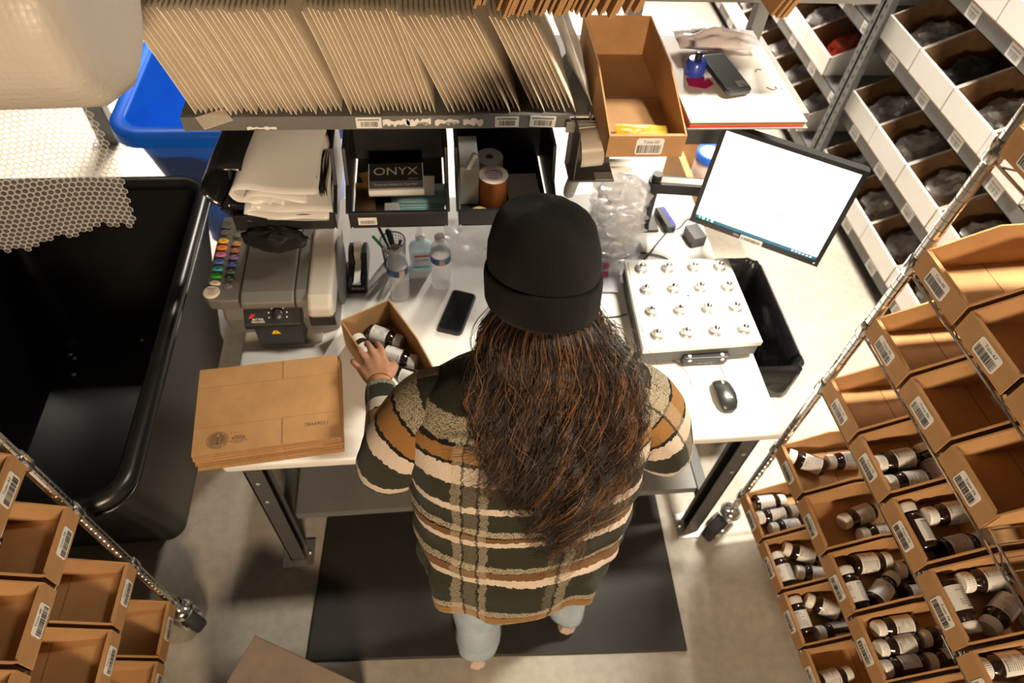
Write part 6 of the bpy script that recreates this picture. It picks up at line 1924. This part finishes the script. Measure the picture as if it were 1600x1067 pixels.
def shoe(heel, rz, label):
    M0 = Matrix.Translation(heel) @ Matrix.Rotation(rz, 4, 'Z')
    out = [(-0.030, 0.0), (-0.024, -0.018), (0.0, -0.026), (0.024, -0.018), (0.030, 0.0), (0.032, 0.06), (0.040, 0.13), (0.044, 0.18), (0.034, 0.228), (0.012, 0.246), (-0.014, 0.244), (-0.036, 0.222), (-0.042, 0.18), (-0.036, 0.12), (-0.031, 0.06)]
    s = MB(); s.M = M0; s.prism(out, 2, 0.0, 0.028)
    so = s.build('sole', SOLE, None, bevel=0.005)
    u = MB(); u.M = M0
    rings = []
    for z, sc, yc, sh in ((0.028, 0.97, 0, 0.0), (0.048, 0.95, 0, 0.0), (0.068, 0.88, 0.0, -0.012), (0.085, 0.74, 0.0, -0.03), (0.100, 0.70, 0.0, -0.04)):
        ky = 1.0 - max(0, (z-0.048))*9.5
        rings.append([(x*sc, (y if y < 0.03 else 0.03 + (y-0.03)*max(0.42, ky)), z) for x, y in out])
    u.loft(rings, 0, False, True)
    up = u.build('shoe', SHOEM, person, smooth=50)
    up['label'] = label
    so.parent = up
    return up
shoe((0.077, 0.548, 0.0125), 0.03, 'pale pink sneaker on the left foot')
shoe((0.390, 0.632, 0.0125), -0.06, 'pale pink sneaker on the right foot')

# ---- beanie
def knit():
    m = mat('black_rib_knit', (0.0070, 0.0066, 0.0062), 0.95, spec=0.12, sheen=0.03)
    nt = m.node_tree; N = nt.nodes; L = nt.links
    uv = N.new('ShaderNodeUVMap'); uv.uv_map = 'UVMap'
    wv = N.new('ShaderNodeTexWave'); wv.bands_direction = 'X'; wv.inputs['Scale'].default_value = 56.0; wv.inputs['Distortion'].default_value = 0.6
    L.new(uv.outputs[0], wv.inputs['Vector'])
    nz = N.new('ShaderNodeTexNoise'); nz.inputs['Scale'].default_value = 420
    tc = N.new('ShaderNodeTexCoord'); L.new(tc.outputs['Object'], nz.inputs['Vector'])
    ad = N.new('ShaderNodeMath'); ad.operation = 'ADD'; L.new(wv.outputs['Fac'], ad.inputs[0]); L.new(nz.outputs['Fac'], ad.inputs[1])
    bp = N.new('ShaderNodeBump'); bp.inputs['Strength'].default_value = 0.55; bp.inputs['Distance'].default_value = 0.0025
    L.new(ad.outputs[0], bp.inputs['Height']); L.new(bp.outputs[0], N['Principled BSDF'].inputs['Normal'])
    return m
KNIT = knit()
def bring(u, a, d, off=(0, 0), crease=0.0):
    ring = []
    for k in range(96):
        t = 2*PI*k/96
        q = 1 - crease*(max(0, math.cos(2*(t-0.45)))**14 + 0.7*max(0, math.cos(2*(t-0.45)+PI))**14)
        q += 0.012*mnoise.noise(Vector((math.cos(t)*2, math.sin(t)*2, u*20)))
        ring.append(hp(a*q*math.cos(t) + off[0], d*q*math.sin(t) + off[1], u - 0.18*d*math.sin(t)*0 ))
    return ring
CT = 0.16   # the cuff dips towards the nape
def tilt_ring(u, a, d, crease=0.0, oy=0.0):
    ring = []
    for k in range(96):
        t = 2*PI*k/96
        q = 1 - crease*(max(0, math.cos(2*(t-0.45)))**10 + 0.8*max(0, math.cos(2*(t-0.45)+PI))**10)
        q += 0.010*mnoise.noise(Vector((math.cos(t)*2, math.sin(t)*2, u*18)))
        ring.append(hp(a*q*math.cos(t), d*q*math.sin(t) + oy, u + CT*d*math.sin(t)))
    return ring
m = MB()
rings = []
for u, a, d, cr_ in ((0.000, 0.094, 0.108, 0), (0.025, 0.0985, 0.112, 0), (0.050, 0.1010, 0.115, 0), (0.075, 0.0995, 0.114, 0.004), (0.098, 0.0935, 0.108, 0.012), (0.118, 0.087, 0.101, 0.02), (0.133, 0.076, 0.088, 0.045), (0.144, 0.060, 0.069, 0.08), (0.151, 0.038, 0.044, 0.13), (0.1535, 0.012, 0.014, 0.1)):
    rings.append(tilt_ring(u, a, d, cr_, -0.004))
m.loft(rings, 0, False, True, uvs=True)
be = m.build('beanie', KNIT, person, smooth=179); be['label'] = 'black ribbed knit beanie with a folded cuff'
m = MB()
rings = []
for u, a, d in ((0.030, 0.0955, 0.109), (-0.020, 0.0935, 0.1075), (-0.028, 0.0955, 0.1095), (-0.030, 0.1000, 0.114), (-0.022, 0.1035, 0.1175), (0.0, 0.1050, 0.119), (0.022, 0.1060, 0.120), (0.031, 0.1050, 0.119), (0.035, 0.1015, 0.1155), (0.030, 0.0975, 0.1115)):
    rings.append(tilt_ring(u, a, d, 0, -0.004))
m.loft(rings, 0, False, False, uvs=True)
m.build('cuff', KNIT, be, smooth=179)

# ---- hair: locks laid out on the back of the jacket, each a group of strands sharing one wavy path
hr = random.Random(17)
HAIR = [mat('hair_dark', (0.016, 0.009, 0.006), 0.42, spec=0.45), mat('hair_brown', (0.046, 0.023, 0.012), 0.40, spec=0.5), mat('hair_copper', (0.26, 0.115, 0.042), 0.40, spec=0.5)]
hm = MB()
def on_back(x, v, off):
    c, a, d = tr_at(v)
    ct = max(-0.97, min(0.97, (x-c.x)/a))
    ct = math.copysign(abs(ct)**(1/0.82), ct)
    th = math.acos(max(-0.98, min(0.98, ct)))
    p = torso_pt(v, th)
    q = torso_pt(min(1, v+0.02), th); r = torso_pt(v, th+0.05)
    n = (q-p).cross(r-p).normalized()
    if n.dot(p-c) < 0: n = -n
    return p + n*off, n
def ring_pos(phi, lift, drop):
    """Under the cuff; phi = 0 is the nape, positive to the right."""
    t = -PI/2 + phi
    a, d = 0.088 + lift, 0.101 + lift
    return hp(a*math.cos(t), d*math.sin(t) - 0.004, -0.010 - drop + CT*d*math.sin(t))
HWV = [(0.0, 0.110), (0.06, 0.128), (0.12, 0.140), (0.2, 0.130), (0.3, 0.116), (0.4, 0.102), (0.5, 0.085), (0.62, 0.062)]
def hw(v):
    for a, c in zip(HWV[:-1], HWV[1:]):
        if v <= c[0]: return a[1] + (c[1]-a[1])*(v-a[0])/(c[0]-a[0])
    return HWV[-1][1]
def lock_path(s, vend, layer, side=0.0):
    """s in -1..1 across the back; control points from the beanie to the lock's end."""
    phi = 1.45*s
    P = [ring_pos(phi, -0.010, -0.015), ring_pos(phi, 0.000, 0.022), ring_pos(phi*0.98, 0.012 + layer*0.3, 0.060)]
    v = 0.075
    while v < vend:
        f = (v-0.075)/max(0.05, vend-0.075)
        x = 0.198 + s*hw(v) + side*f*f + 0.012*min(1, v*4)
        P.append(on_back(x, v, layer*(1.0 - 0.45*f) + 0.008)[0])
        v += 0.075
    x = 0.210 + s*hw(vend) + side
    P.append(on_back(x, vend, layer*0.5 + 0.008)[0])
    return P
def resample(P, n):
    Q = spline(P, 8)
    L_ = [0.0]
    for a, c in zip(Q[:-1], Q[1:]): L_.append(L_[-1] + (c-a).length)
    out = []; k = 0
    for i in range(n+1):
        t = L_[-1]*i/n
        while k < len(Q)-2 and L_[k+1] < t: k += 1
        f = (t-L_[k])/max(1e-9, L_[k+1]-L_[k])
        out.append(Q[k].lerp(Q[k+1], f))
    return out, L_[-1]
def strand(base, L_, ds, dn, curl, wl, ph, m, rad, cut, splay):
    N_ = len(base)-1
    n = max(6, int(N_*cut))
    P = []
    for i in range(n+1):
        f = i/N_
        t = (base[min(i+1, N_)] - base[max(i-1, 0)]).normalized()
        sd = t.cross(Vector((0, -0.75, 0.65))).normalized()
        nn = sd.cross(t)
        if nn.y > 0: nn = -nn
        A = curl*(0.5*smst(0.10, 0.3, f) + 0.5*smst(0.3, 0.75, f))
        w = 2*PI*f*L_/wl + ph
        g = smst(0.0, 0.25, f)
        P.append(base[i] + sd*(ds*(0.35+0.65*g)*(1.15-0.5*f) + A*math.sin(w) + splay*f*f*f) + nn*(dn*g + A*0.55*(1+math.cos(w))))
    r = [rad*(1.0 if i < n*0.55 else 1.0 - 0.8*(i/n-0.55)/0.45) for i in range(n+1)]
    hm.tube(P, r, 3, m, caps=False)
locks = []
for i in range(130):
    s_ = max(-1, min(1, -0.98 + 1.96*(i+0.5)/130 + hr.gauss(0, 0.03)))
    vend = hr.uniform(0.36, 0.66) - 0.17*abs(s_)**1.5 - (0.08 if s_ < -0.45 else 0)
    locks.append((s_, vend, hr.uniform(0.004, 0.046)*(1-0.4*abs(s_)), hr.gauss(0, 0.012)))
for i in range(15): locks.append((hr.uniform(-1.0, -0.6), hr.uniform(0.20, 0.36), hr.uniform(0.006, 0.03), hr.uniform(-0.11, -0.02)))
for i in range(12): locks.append((hr.uniform(0.6, 1.0), hr.uniform(0.24, 0.38), hr.uniform(0.006, 0.03), hr.uniform(0.0, 0.035)))
for s_, vend, lay, side in locks:
    base, L_ = resample(lock_path(s_, vend, lay, side), 26)
    q = hr.random()
    cop = 0.02 if q < 0.66 else (0.16 if q < 0.86 else 0.50)
    if s_ > 0.15: cop *= 1.5
    ph, curl, wl = hr.uniform(0, 2*PI), hr.uniform(0.008, 0.032)*(0.6 + 0.4*vend/0.5), hr.uniform(0.11, 0.19)
    for k in range(30):
        z = hr.random()
        mi = 2 if z < cop else (1 if z < cop + 0.30 else 0)
        loose = hr.random() < 0.12
        strand(base, L_, hr.gauss(0, 0.012 if loose else 0.0048), abs(hr.gauss(0, 0.004)) + (0.004 if loose else 0), curl*hr.uniform(0.8, 1.2), wl*(hr.uniform(0.7, 1.1) if loose else hr.uniform(0.97, 1.03)), ph + hr.gauss(0, 1.2 if loose else 0.16), mi, hr.uniform(0.00040, 0.00075), hr.uniform(0.8, 1.0), hr.gauss(0, 0.008))
for i in range(300):      # stray hairs
    s_ = hr.uniform(-1.05, 1.05)
    base, L_ = resample(lock_path(s_, hr.uniform(0.18, 0.52), hr.uniform(0.01, 0.06), hr.gauss(0, 0.03)), 26)
    strand(base, L_, hr.gauss(0, 0.01), hr.uniform(0, 0.012), hr.uniform(0.006, 0.022), hr.uniform(0.05, 0.12), hr.uniform(0, 6.28), hr.choice((0, 1, 1, 2)), 0.00042, hr.uniform(0.6, 1.0), hr.gauss(0, 0.04))
h = hm.build('hair', HAIR, person, smooth=179)
h['label'] = 'long wavy dark brown hair with copper strands falling down the back'
